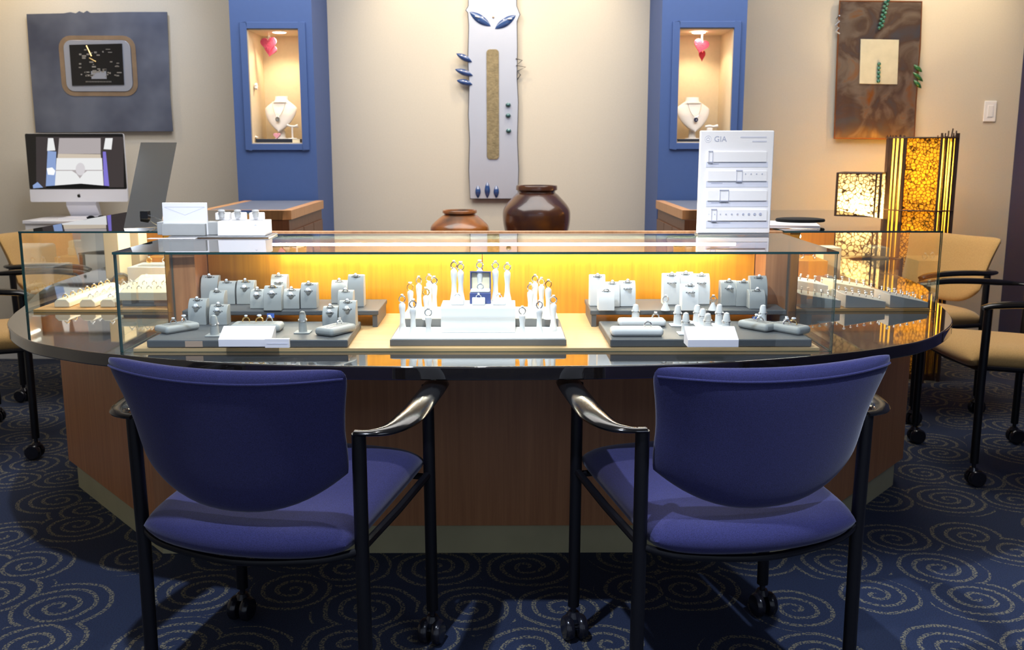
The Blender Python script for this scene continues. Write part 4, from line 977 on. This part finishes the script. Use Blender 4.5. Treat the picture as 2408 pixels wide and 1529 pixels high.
def W1(px, py): return wp(px, py, ox, oz)
edge = [W1(62, 33), W1(150, 31), W1(165, 28), W1(178, 31), W1(186, 26), W1(196, 30), W1(204, 25), W1(212, 30), W1(300, 28), W1(392, 28), W1(396, 120), W1(399, 220), W1(406, 309), W1(320, 309), W1(200, 311), W1(84, 312), (W1(76, 220)), W1(68, 120)]
MB().prism(edge, 0, 0.012, 'y').obj('steel_sheet', M_BL2, a1, bevel=0.001)
MB().box(-0.2, 0.2, 0.012, 0.029, -0.2, 0.2).obj('hanging_frame', M_GREYM, a1)
def rring(mb, o_, i_, y0, y1):
    n = len(o_); mk_ = lambda p_, y: mb.b.verts.new(Vector((p_[0], y, p_[1])))
    O0 = [mk_(p_, y0) for p_ in o_]; I0 = [mk_(p_, y0) for p_ in i_]; O1 = [mk_(p_, y1) for p_ in o_]; I1 = [mk_(p_, y1) for p_ in i_]
    for k in range(n):
        j = (k + 1) % n
        mb.face([O0[k], O0[j], I0[j], I0[k]]); mb.face([O0[k], O1[k], O1[j], O0[j]]); mb.face([I0[k], I0[j], I1[j], I1[k]])
    return mb
def RR(f, x0, x1, y0, y1, r):
    a_ = f(x0, y1); b_ = f(x1, y0); return rrect(a_[0], b_[0], a_[1], b_[1], r)
rring(MB(), RR(W1, 148, 317, 84, 226, 0.07), RR(W1, 158, 307, 94, 216, 0.05), -0.004, 0.0).obj('copper_ring', M_COP, a1)
MB().prism(RR(W1, 159, 306, 95, 215, 0.045), -0.009, 0, 'y').obj('silver_plate', M_SIL2, a1, bevel=0.001)
gpl = MB().prism([W1(165, 106), W1(289, 103), W1(294, 200), W1(172, 202)], -0.014, -0.009, 'y').obj('black_glass', M_BEZ, a1)
random.seed(5)
fr_ = MB()
for k in range(46):
    x = random.uniform(188, 278); y = random.uniform(112, 180); l = random.uniform(3, 11); h_ = random.uniform(1.5, 4)
    if x > 262 and y < 140: continue
    a_ = W1(x, y + h_); b_ = W1(x + l, y); fr_.box(a_[0], b_[0], -0.018, -0.014, a_[1], b_[1])
fo = fr_.obj('crushed_foil', M_SILVER, a1); fo['kind'] = 'stuff'
gl_ = MB()
for (x0, y0, x1, y1) in ((206, 108, 218, 133), (213, 137, 229, 146)):
    p0 = W1(x0, y0); p1 = W1(x1, y1); gl_.tube([(p0[0], -0.018, p0[1]), (p1[0], -0.018, p1[1])], 0.004, 6)
gl_.obj('gold_sliver', M_GOLD, a1, smooth=True)
mb_ = MB()
for k in range(17): a_ = W1(205 + k * 3.6, 194); mb_.box(a_[0], a_[0] + 0.004, -0.017, -0.014, a_[1], a_[1] + 0.007)
q_ = mb_.obj('bead_row', M_SILVER, a1); q_['kind'] = 'stuff'
a_ = W1(218, 186); b_ = W1(252, 168); MB().box(a_[0], b_[0], -0.017, -0.014, a_[1], b_[1]).obj('grey_tile', M_SIL2, a1)

ox, oz = X(1160, 235, YW), ZZ(1160, 235, YW)
def W2(px, py): return wp(px, py, ox, oz)
a2 = thing('wall_art', 'tall narrow silver mask wall sculpture with slanted blue glass eyes, centre wall', 'wall art', (ox, YW, oz))
M_MASK = mat('pale_silver_enamel', (0.62, 0.65, 0.74), 0.35, 0.55, noise=0.05, nscale=6)
M_DKEDGE = mat('dark_edge_metal', (0.10, 0.10, 0.12), 0.4, 0.8)
ml = [(1106, 467), (1103, 400), (1105, 330), (1102, 270), (1104, 200), (1101, 140), (1103, 60), (1101, 30), (1096, 24), (1102, 14), (1102, -60), (1110, -90), (1160, -96), (1205, -90), (1214, -60), (1214, 14), (1222, 34), (1215, 50), (1216, 110), (1215, 180), (1218, 240), (1216, 330), (1219, 400), (1217, 467)]
MB().prism([W2(*p_) for p_ in ml], 0.0, 0.012, 'y').obj('mask_sheet', M_MASK, a2, bevel=0.001)
ed = [Vector((W2(*p_)[0], 0.004, W2(*p_)[1])) for p_ in ml]
MB().tube(ed, 0.004, 6, closed=True, up=Vector((0, 1, 0))).obj('dark_edging', M_DKEDGE, a2, smooth=True)
MB().box(-0.08, 0.08, 0.012, 0.029, -0.3, 0.3).obj('hanging_frame', M_GREYM, a2)
M_BLG = mat('blue_art_glass', (0.02, 0.06, 0.20), 0.08, spec=0.8, coat=1.0)
def leaf(mb, p0, p1, wd, f, y0=-0.001, th=0.012, n=12):
    a_ = Vector((f(*p0)[0], 0, f(*p0)[1])); b_ = Vector((f(*p1)[0], 0, f(*p1)[1])); d = b_ - a_; nn_ = Vector((-d.z, 0, d.x)).normalized()
    rows = []
    for i in range(n + 1):
        t_ = i / n; w_ = wd * math.sin(math.pi * t_) ** 0.8 + 0.0004
        rows.append([mb.b.verts.new(a_ + d * t_ + nn_ * w_ * math.cos(q) + Vector((0, y0 - th * math.sin(q) * math.sin(math.pi * t_), 0))) for q in [math.pi * k / 6 for k in range(7)]])
    for A_, B_ in zip(rows, rows[1:]):
        for k in range(6): mb.face([A_[k], A_[k + 1], B_[k + 1], B_[k]])
    return mb
for p0, p1 in (((1104, 28), (1154, 62)), ((1213, 36), (1164, 68))):
    e_ = leaf(MB(), p0, p1, 0.024, W2).obj('glass_eye', M_BLG, a2, smooth=True)
    hx = ((p0[0] * 2 + p1[0]) / 3, (p0[1] * 2 + p1[1]) / 3)
    leaf(MB(), (hx[0] - 4, hx[1] - 1), (hx[0] + 8, hx[1] + (3 if p0[0] < 1160 else -2)), 0.005, W2, -0.014, 0.004).obj('eye_glint', M_SIL2, e_, smooth=True)
MB().ball((W2(1160, 41)[0], -0.001, W2(1160, 41)[1]), 0.006).obj('brow_stud', M_COP, a2, smooth=True)
M_MOSS = mat('gold_moss_mesh', (0.26, 0.21, 0.12), 0.7, 0.4, noise=0.5, nscale=40, bump=1.0, bscale=90)
MB().prism(RR(W2, 1145, 1173, 116, 375, 0.02), -0.006, 0, 'y').obj('centre_strip', M_MOSS, a2, bevel=0.002)
for py in (247, 272, 308): MB().ball((W2(1195 + (py == 308) * 1, py)[0], -0.004, W2(1195, py)[1]), 0.016, 0.9, 16).obj('glass_stud', mat('teal_glass', (0.04, 0.12, 0.13), 0.1, 0.3, coat=1.0) if py == 247 else bpy.data.materials['teal_glass'], a2, smooth=True)
for px in (1124, 1146, 1167):
    leaf(MB(), (px, 466), (px, 436 if px != 1146 else 428), 0.016, W2, -0.001, 0.014).obj('glass_drop', M_BLG, a2, smooth=True)
for p0, p1 in (((1110, 146), (1073, 126)), ((1112, 178), (1070, 163)), ((1111, 199), (1074, 189))):
    leaf(MB(), p0, p1, 0.018, W2, -0.002, 0.02).obj('side_feather', M_BLG, a2, smooth=True)
zz_ = [(1213, 138), (1228, 142), (1214, 154), (1236, 158), (1216, 168), (1224, 176), (1216, 188)]
MB().tube([Vector((W2(*p_)[0], -0.003, W2(*p_)[1])) for p_ in zz_], 0.0035, 6).obj('zigzag_wire', M_DKEDGE, a2, smooth=True)

ox, oz = X(2060, 165, YW), ZZ(2060, 165, YW)
def W3(px, py): return wp(px, py, ox, oz)
a3 = thing('wall_art', 'brown patinated metal wall piece with a cream square inset, right wall', 'wall art', (ox, YW, oz))
def patina():
    m = mat('brown_patina_metal', (0.2, 0.12, 0.08), 0.3, 0.75); nt = m.node_tree; b = nt.nodes['Principled BSDF']
    tc = nt.nodes.new('ShaderNodeTexCoord'); n = nt.nodes.new('ShaderNodeTexNoise'); n.inputs['Scale'].default_value = 6; n.inputs['Detail'].default_value = 6; n.inputs['Distortion'].default_value = 1.2
    nt.links.new(tc.outputs['Object'], n.inputs['Vector'])
    nt.links.new(ramp(nt, n.outputs['Fac'], [(0.30, (0.16, 0.15, 0.17)), (0.44, (0.20, 0.13, 0.10)), (0.58, (0.36, 0.28, 0.22)), (0.72, (0.48, 0.18, 0.04))]), b.inputs['Base Color'])
    n2 = nt.nodes.new('ShaderNodeTexNoise'); n2.inputs['Scale'].default_value = 5; bp_ = nt.nodes.new('ShaderNodeBump'); bp_.inputs['Strength'].default_value = 0.6; bp_.inputs['Distance'].default_value = 0.02
    nt.links.new(tc.outputs['Object'], n2.inputs['Vector']); nt.links.new(n2.outputs['Fac'], bp_.inputs['Height']); nt.links.new(bp_.outputs['Normal'], b.inputs['Normal']); return m
M_PAT = patina()
pl = [(1962, 325), (1966, 220), (1970, 110), (1975, 2), (2070, 3), (2168, 4), (2164, 110), (2160, 160), (2154, 240), (2150, 328), (2060, 326)]
MB().prism([W3(*p_) for p_ in pl], 0, 0.012, 'y').obj('patina_sheet', M_PAT, a3, bevel=0.001)
MB().tube([Vector((W3(*p_)[0], 0.002, W3(*p_)[1])) for p_ in pl], 0.005, 6, closed=True, up=Vector((0, 1, 0))).obj('copper_edging', mat('dark_copper', (0.32, 0.12, 0.05), 0.4, 0.8), a3, smooth=True)
MB().box(-0.12, 0.12, 0.012, 0.029, -0.2, 0.2).obj('hanging_frame', M_GREYM, a3)
sq = MB().prism([W3(2023, 92), W3(2113, 94), W3(2109, 199), W3(2020, 197)], -0.008, 0, 'y').obj('cream_square', mat('cream_resin', (0.52, 0.50, 0.40), 0.25, noise=0.15, nscale=20), a3, bevel=0.002)
M_GRB = mat('green_glass_beads', (0.02, 0.13, 0.10), 0.1, coat=1.0)
bd = MB()
for k in range(5): x, z = W3(2065 - k * 0.4, 151 + k * 10); bd.ball((x, -0.014, z), 0.0115, 1, 10)
o = bd.obj('bead_column', M_GRB, sq, smooth=True); o['kind'] = 'stuff'
bd = MB()
for k in range(16): x, z = W3(2066 + k * 1.2 + (k % 2) * 6, 66 - k * 5); bd.ball((x, -0.01, z), 0.010, 1, 8)
o = bd.obj('bead_strip', M_GRB, a3, smooth=True); o['kind'] = 'stuff'
for p0, p1 in (((2148, 152), (2168, 170)), ((2146, 170), (2170, 192)), ((2148, 188), (2166, 208))):
    leaf(MB(), p0, p1, 0.012, W3, -0.004, 0.015).obj('green_leaf', mat('leaf_glass', (0.02, 0.12, 0.04), 0.2, coat=0.5) if p0[1] == 152 else bpy.data.materials['leaf_glass'], a3, smooth=True)
MB().tube([Vector((W3(*p_)[0], -0.002, W3(*p_)[1])) for p_ in [(1974, 36), (1966, 44), (1974, 50), (1964, 60), (1972, 66), (1965, 74), (1974, 80)]], 0.005, 6).obj('silver_squiggle', M_SIL2, a3, smooth=True)
MB().tube(spline([Vector((W3(*p_)[0], -0.002, W3(*p_)[1])) for p_ in [(2075, 97), (2078, 106), (2064, 122), (2066, 130)]], 4), 0.003, 6).obj('silver_wire', M_SILVER, sq, smooth=True)

t = thing('light_switch', 'white light switch plate on the wall right of the rattan lamps', 'light switch', (X(2327, 262, WY), WY - 0.0005, ZZ(2327, 262, WY)))
MB().box(-0.036, 0.036, -0.008, 0, -0.060, 0.060).obj('plate', M_CARD, t, bevel=0.003); MB().box(-0.016, 0.016, -0.011, -0.008, -0.033, 0.033).obj('rocker', M_CARD, t, bevel=0.001)

# ------------------------------------------------------------------ rattan lamps
def rattan(name, web, paper, scale):
    m = bpy.data.materials.new(name); m.use_nodes = True; nt = m.node_tree; nt.nodes.clear(); N = nt.nodes.new; L_ = nt.links.new
    tc = N('ShaderNodeTexCoord'); v = N('ShaderNodeTexVoronoi'); v.feature = 'DISTANCE_TO_EDGE'; v.inputs['Scale'].default_value = scale; L_(tc.outputs['Object'], v.inputs['Vector'])
    mr_ = N('ShaderNodeMapRange'); mr_.inputs['From Min'].default_value = 0.05; mr_.inputs['From Max'].default_value = 0.11; L_(v.outputs['Distance'], mr_.inputs['Value'])
    tr = N('ShaderNodeBsdfTranslucent'); tr.inputs[0].default_value = (*paper, 1); df_ = N('ShaderNodeBsdfDiffuse'); df_.inputs[0].default_value = (*paper, 1)
    pm = N('ShaderNodeMixShader'); pm.inputs[0].default_value = 0.75; L_(df_.outputs[0], pm.inputs[1]); L_(tr.outputs[0], pm.inputs[2])
    dk_ = N('ShaderNodeBsdfDiffuse'); dk_.inputs[0].default_value = (*web, 1)
    x = N('ShaderNodeMixShader'); L_(mr_.outputs[0], x.inputs[0]); L_(dk_.outputs[0], x.inputs[1]); L_(pm.outputs[0], x.inputs[2])
    o = N('ShaderNodeOutputMaterial'); L_(x.outputs[0], o.inputs[0]); return m
M_RAT1 = rattan('rattan_web_amber', (0.10, 0.05, 0.01), (0.95, 0.66, 0.12), 56)
M_RAT2 = rattan('rattan_web_cream', (0.10, 0.06, 0.03), (0.95, 0.80, 0.52), 46)
M_STICK = mat('dark_rattan_stick', (0.055, 0.025, 0.012), 0.6)
M_STICKA = mat('amber_paper', (0.9, 0.6, 0.1), 0.7)
M_BULB = emis('lamp_bulb', (1.0, 0.75, 0.35), 60)
def paper_plain(name, c):
    m = bpy.data.materials.new(name); m.use_nodes = True; nt = m.node_tree; nt.nodes.clear()
    a_ = nt.nodes.new('ShaderNodeBsdfTranslucent'); a_.inputs[0].default_value = (*c, 1); b_ = nt.nodes.new('ShaderNodeBsdfDiffuse'); b_.inputs[0].default_value = (*c, 1)
    x = nt.nodes.new('ShaderNodeMixShader'); x.inputs[0].default_value = 0.75; nt.links.new(b_.outputs[0], x.inputs[1]); nt.links.new(a_.outputs[0], x.inputs[2])
    o = nt.nodes.new('ShaderNodeOutputMaterial'); nt.links.new(x.outputs[0], o.inputs[0]); return m
M_PAP1 = paper_plain('amber_shade_paper', (0.95, 0.64, 0.10))
def lampthing(label, px0, px1, pytop, Y, depth, rz, web, tall, e):
    x0, x1 = X(px0, pytop, Y), X(px1, pytop, Y); hw_ = (x1 - x0) / 2; H_ = ZZ(px0, pytop, Y)
    t = thing('floor_lamp', label, 'lamp', ((x0 + x1) / 2, Y + depth / 2, 0), rz)
    hd = depth / 2
    if tall:
        MB().box(-hw_ * 0.5, hw_ * 0.5, -hd, -hd + 0.003, 0.05, H_).obj('shade', web, t)
        out = [(-hw_ * 0.5, -hd), (-hw_ * 0.95, -hd * 0.6), (-hw_ * 0.98, hd), (hw_ * 0.98, hd), (hw_ * 0.95, -hd * 0.6), (hw_ * 0.5, -hd)]
        sd = MB()
        for a_, b_ in zip(out, out[1:]):
            sd.poly([Vector((a_[0], a_[1], 0.05)), Vector((b_[0], b_[1], 0.05)), Vector((b_[0], b_[1], H_)), Vector((a_[0], a_[1], H_))])
        o = sd.obj('side_shade', M_PAP1, t)
        random.seed(3)
        st = MB()
        for (a_, b_), n_ in zip(zip(out, out[1:]), (10, 6, 2, 6, 10)):
            for k in range(n_):
                f_ = (k + 0.5) / n_; x = a_[0] + (b_[0] - a_[0]) * f_; y = a_[1] + (b_[1] - a_[1]) * f_
                q = Vector((x, y, 0)); q *= 1.025; lean = random.uniform(-0.006, 0.006)
                st.tube([(q.x, q.y, 0.02), (q.x + lean, q.y, H_ + random.uniform(0.0, 0.012))], random.uniform(0.0028, 0.0042), 6)
        so = st.obj('sticks', M_STICK, t, smooth=True); so['kind'] = 'stuff'
        for x in (-hw_ * 0.5, hw_ * 0.5, -hw_ * 0.98, hw_ * 0.98):
            MB().tube([(x, -hd - 0.006 if abs(x) < hw_ * 0.6 else -hd * 0.55, 0), (x * 1.01, -hd - 0.006 if abs(x) < hw_ * 0.6 else -hd * 0.55, H_ + (0.02 if x > 0 else 0.0))], 0.006 if abs(x) < hw_ * 0.6 else 0.011, 8).obj('corner_post', M_STICK, t, smooth=True)
        for k in range(5):
            xx = hw_ * (0.62 + 0.08 * k); MB().tube([(xx, -hd * 0.7, H_ - 0.03), (xx + random.uniform(-0.01, 0.01), -hd * 0.7, H_ + 0.02 + 0.012 * (k % 3))], 0.004, 6).obj('loose_twig', M_STICK, t, smooth=True)
        for z in (H_ - 0.004, H_ - 0.39, 0.35):
            MB().tube([Vector((a_[0] * 1.06, a_[1] * 1.06, z)) for a_ in out], 0.0045, 6, closed=True).obj('band', M_STICK, t, smooth=True)
    else:
        sd = MB()
        sd.poly([Vector((-hw_, -hd, 0.05)), Vector((hw_, -hd, 0.05)), Vector((hw_, -hd, H_)), Vector((-hw_, -hd, H_))])
        sd.poly([Vector((hw_, -hd, 0.05)), Vector((hw_, hd, 0.05)), Vector((hw_, hd, H_)), Vector((hw_, -hd, H_))])
        sd.poly([Vector((hw_, hd, 0.05)), Vector((-hw_, hd, 0.05)), Vector((-hw_, hd, H_)), Vector((hw_, hd, H_))])
        sd.poly([Vector((-hw_, hd, 0.05)), Vector((-hw_, -hd, 0.05)), Vector((-hw_, -hd, H_)), Vector((-hw_, hd, H_))])
        sd.obj('shade', web, t)
        for x in (-hw_, hw_):
            for y in (-hd, hd): MB().tube([(x, y, 0), (x, y, H_ + 0.003)], 0.007, 8).obj('corner_post', M_STICK, t, smooth=True)
        MB().tube([(hw_ * 0.8, -hd - 0.004, 0.05), (hw_ * 0.8, -hd - 0.004, H_)], 0.005, 6).obj('stick', M_STICK, t, smooth=True)
        MB().tube([(-hw_, -hd, H_), (hw_, -hd, H_), (hw_, hd, H_), (-hw_, hd, H_)], 0.005, 6, closed=True).obj('top_rim', M_STICK, t, smooth=True)
    MB().box(-hw_ * 0.9, hw_ * 0.9, -hd * 0.5, hd * 0.9, 0.0, 0.03).obj('base', M_STICK, t)
    zb = e[1]
    MB().tube([(0, 0, 0.03), (0, 0, zb - 0.03)], 0.006, 8).obj('bulb_stem', M_STICK, t, smooth=True)
    MB().ball((0, 0, zb), 0.028).obj('bulb', M_BULB, t, smooth=True)
    c = t.location
    lamp('lamp_light', 'POINT', (c.x, c.y, zb), e[0], (1.0, 0.72, 0.36), None, 0.045)
    return t
lampthing('tall amber rattan floor lamp in the right corner', 2120, 2272, 322, 5.26, 0.30, R(-19), M_RAT1, True, (17, 1.12))
lampthing('short cream rattan lamp left of the tall amber one', 1992, 2090, 408, 5.30, 0.17, R(-30), M_RAT2, False, (6.0, 0.93))

# ------------------------------------------------------------------ niche contents
def bust(label, px, pyb, wpx, hpx, Y, rz, sg):
    x = X(px, pyb, Y); k = Y * math.cos(PITCH) / FPX; w_ = wpx * k / 2; h_ = hpx * k
    t = thing('necklace_bust', label, 'necklace bust', (x, Y, NZ0 + 0.021), rz)
    def fn(u, v):
        # v from bottom point to neck top
        zz = h_ * (0.16 + 0.84 * v)
        W_ = w_ * (math.sin(math.pi * min(1, v / 0.66) * 0.5) ** 0.75 if v < 0.66 else 1 - 0.60 * ((v - 0.66) / 0.22) ** 1.3 if v < 0.88 else 0.40)
        D_ = 0.03 + 0.02 * (1 - abs(2 * v - 1))
        a_ = 2 * math.pi * u
        return Vector((W_ * math.cos(a_), D_ * math.sin(a_) * (0.5 if v < 0.8 else 0.8) + 0.05 * v, zz))
    mb = MB(); mb.grid(fn, 32, 24)
    top = [mb.b.verts.new(fn(i / 32, 1)) for i in range(32)]; mb.face(top); bot = [mb.b.verts.new(fn(i / 32, 0)) for i in range(32)]
    mb.obj('bust_form', M_BUST, t, smooth=True)
    MB().tube([(0, 0.03, 0.004), (0, 0.035, h_ * 0.3)], [0.022, 0.014], 12).obj('neck_stem', M_BUST, t, smooth=True)
    MB().lathe([(0.04, 0), (0.038, 0.004), (0.0, 0.006)], 20, (0, 0.03, 0)).obj('foot', M_BUST, t, smooth=True)
    pts = []
    for i in range(13):
        q = -1 + 2 * i / 12; v = 0.84 - 0.42 * (1 - q * q) ** 0.8
        zz = h_ * (0.16 + 0.84 * v); pts.append((q * w_ * 0.42, -0.029 + 0.05 * v - 0.004, zz))
    n_ = thing('necklace', 'silver necklace with a small pendant on the ' + label.split(' in ')[0] + ' in ' + label.split(' in ')[1], 'necklace', (x, Y, NZ0 + 0.021), rz)
    MB().tube(pts, 0.0016, 6).obj('chain', M_SILVER, n_, smooth=True)
    MB().lathe([(0.006, -0.003), (0.013, -0.003), (0.013, 0.003), (0.006, 0.003), (0.006, -0.003)], 18, (0, 0, 0), Matrix.Translation((pts[6][0], pts[6][1] - 0.004, pts[6][2] - 0.013)) @ Matrix.Rotation(R(90), 4, 'X')).obj('pendant', M_SILVER, n_, smooth=True)
M_BUST = mat('white_velvet_bust', (0.84, 0.80, 0.76), 0.8)
M_PINK = mat('pink_textured_paper', (0.72, 0.10, 0.22), 0.8, noise=0.4, nscale=90, bump=1.0, bscale=160)
M_RED = mat('red_paper', (0.45, 0.008, 0.02), 0.6, noise=0.1, nscale=60)
M_TRAYB = mat('black_tray', (0.012, 0.012, 0.02), 0.15, coat=0.5)
def heart(mb, cx, cz, s, y, ang=0, th=0.012):
    pts = []
    for i in range(28):
        a_ = 2 * math.pi * i / 28; x = 16 * math.sin(a_) ** 3; z = 13 * math.cos(a_) - 5 * math.cos(2 * a_) - 2 * math.cos(3 * a_) - math.cos(4 * a_)
        pts.append((cx + s * (x * math.cos(ang) - z * math.sin(ang)) / 16, cz + s * (x * math.sin(ang) + z * math.cos(ang)) / 16))
    mb.prism(pts, y - th / 2, y + th / 2, 'y')
for which, na, nb in ((0, X(586, 200, CY), X(708, 200, CY)), (1, X(1593, 200, CY), X(1722, 200, CY))):
    side = ('left', 'right')[which]
    t = thing('display_tray', 'glossy black tray on the floor of the %s lit niche' % side, 'tray', ((na + nb) / 2, CY + 0.14, NZ0))
    MB().box(-(nb - na) / 2 + 0.014, (nb - na) / 2 - 0.014, -0.11, 0.13, 0, 0.020).obj('tray_body', M_TRAYB, t, bevel=0.002)
    YN = CY + 0.10
    if which == 0:
        bust('white necklace bust in the left lit niche', 658, 328, 80, 98, YN + 0.03, R(-12), 1)
        hp = ((632, 103, 0.044, R(6), 'upper pink paper heart hanging in the left lit niche', M_PINK), (636, 118, 0.034, R(-12), 'lower pink paper heart hanging in the left lit niche', M_PINK))
    else:
        bust('white necklace bust in the right lit niche', 1632, 328, 84, 96, YN + 0.03, R(12), -1)
        hp = ((1649, 107, 0.042, R(-14), 'pink paper heart hanging in the right lit niche', M_PINK), (1651, 130, 0.026, 0, 'small red paper heart below the pink one in the right lit niche', M_RED))
    for i, (px, py, s_, an, lab, mt) in enumerate(hp):
        yy = YN + 0.02 + i * 0.016; x, z = X(px, py, yy), ZZ(px, py, yy)
        t = thing('paper_heart', lab, 'heart', (x, yy, z))
        mb = MB(); heart(mb, 0, 0, s_ if mt is M_PINK else s_ * 0.9, 0, an); 
        o = mb.obj('heart_body', mt, t, bevel=0.003)
        if mt is M_RED: o.scale = (0.75, 1, 1.35)
        MB().tube([(0, 0, s_ * 0.4), (0, 0, NZ1 - z)], 0.0006, 5).obj('thread', M_CARD, t)
# earring stand, small hand, candy and tag in the left niche
YN = CY + 0.06
x = X(688, 320, YN); t = thing('earring_stand', 'small white T-shaped earring stand in the left lit niche', 'earring stand', (x, YN, NZ0 + 0.0205))
MB().lathe([(0.026, 0), (0.024, 0.004), (0.0, 0.005)], 20).obj('foot', M_BUST, t, smooth=True); MB().tube([(0, 0, 0.004), (0, 0, 0.066)], 0.005, 10).obj('post', M_BUST, t, smooth=True)
MB().tube([(-0.028, 0, 0.074), (-0.01, 0, 0.068), (0.012, 0, 0.066), (0.032, 0, 0.07)], [0.006, 0.006, 0.006, 0.010], 10).obj('crossbar', M_BUST, t, smooth=True)
x = X(600, 325, YN); t = thing('ring_display', 'white curved paddle leaning at the left of the left lit niche', 'display paddle', (x, YN, NZ0 + 0.0205))
MB().tube(spline([(-0.022, 0.02, 0.075), (-0.016, 0.012, 0.04), (0.0, 0.0, 0.012), (0.02, -0.012, 0.008)], 5), [0.004 + 0.006 * math.sin(math.pi * i / 15) for i in range(16)], 10, flat=0.5).obj('paddle', M_BUST, t, smooth=True)
x = X(652, 320, YN - 0.01); t = thing('jewel_box', 'small pink heart shaped box below the left necklace bust', 'box', (x, YN - 0.015, NZ0 + 0.0205))
mb = MB(); heart(mb, 0, 0.018, 0.018, 0, 0, 0.022); mb.obj('box_body', mat('pink_box', (0.75, 0.35, 0.42), 0.5), t, bevel=0.004)
x = X(697, 331, CY + 0.02); t = thing('price_card', 'tiny cream price card at the right of the left niche floor', 'card', (x, CY + 0.012, NZ0))
MB().box(-0.020, 0.020, 0, 0.004, 0, 0.018).obj('card', M_CREAM, t)
x = X(600, 203, CY + 0.06); t = thing('ornament', 'small white flower ornament on the left wall of the left niche', 'ornament', (X(586, 203, CY) + 0.0145, CY + 0.075, ZZ(595, 203, CY + 0.06)))
for k in range(5): a_ = k * 2 * math.pi / 5; MB().ball((0.004, 0.011 * math.cos(a_), 0.011 * math.sin(a_)), 0.0085, 1, 8).obj('petal', M_BUST, t, smooth=True)
# right niche extras
YN = CY + 0.08; x = X(1668, 322, YN); t = thing('earring_stand', 'small white earring stand half hidden by the chart, right lit niche', 'earring stand', (x, YN, NZ0 + 0.0205))
MB().lathe([(0.026, 0), (0.024, 0.004), (0.0, 0.005)], 20).obj('foot', M_BUST, t, smooth=True); MB().box(-0.016, 0.016, -0.008, 0.008, 0.004, 0.060).obj('post', M_BUST, t, bevel=0.004)
MB().tube([(-0.025, 0, 0.066), (0.0, 0, 0.070), (0.02, 0, 0.066), (0.045, 0, 0.070)], [0.006, 0.007, 0.006, 0.010], 10).obj('crossbar', M_BUST, t, smooth=True)
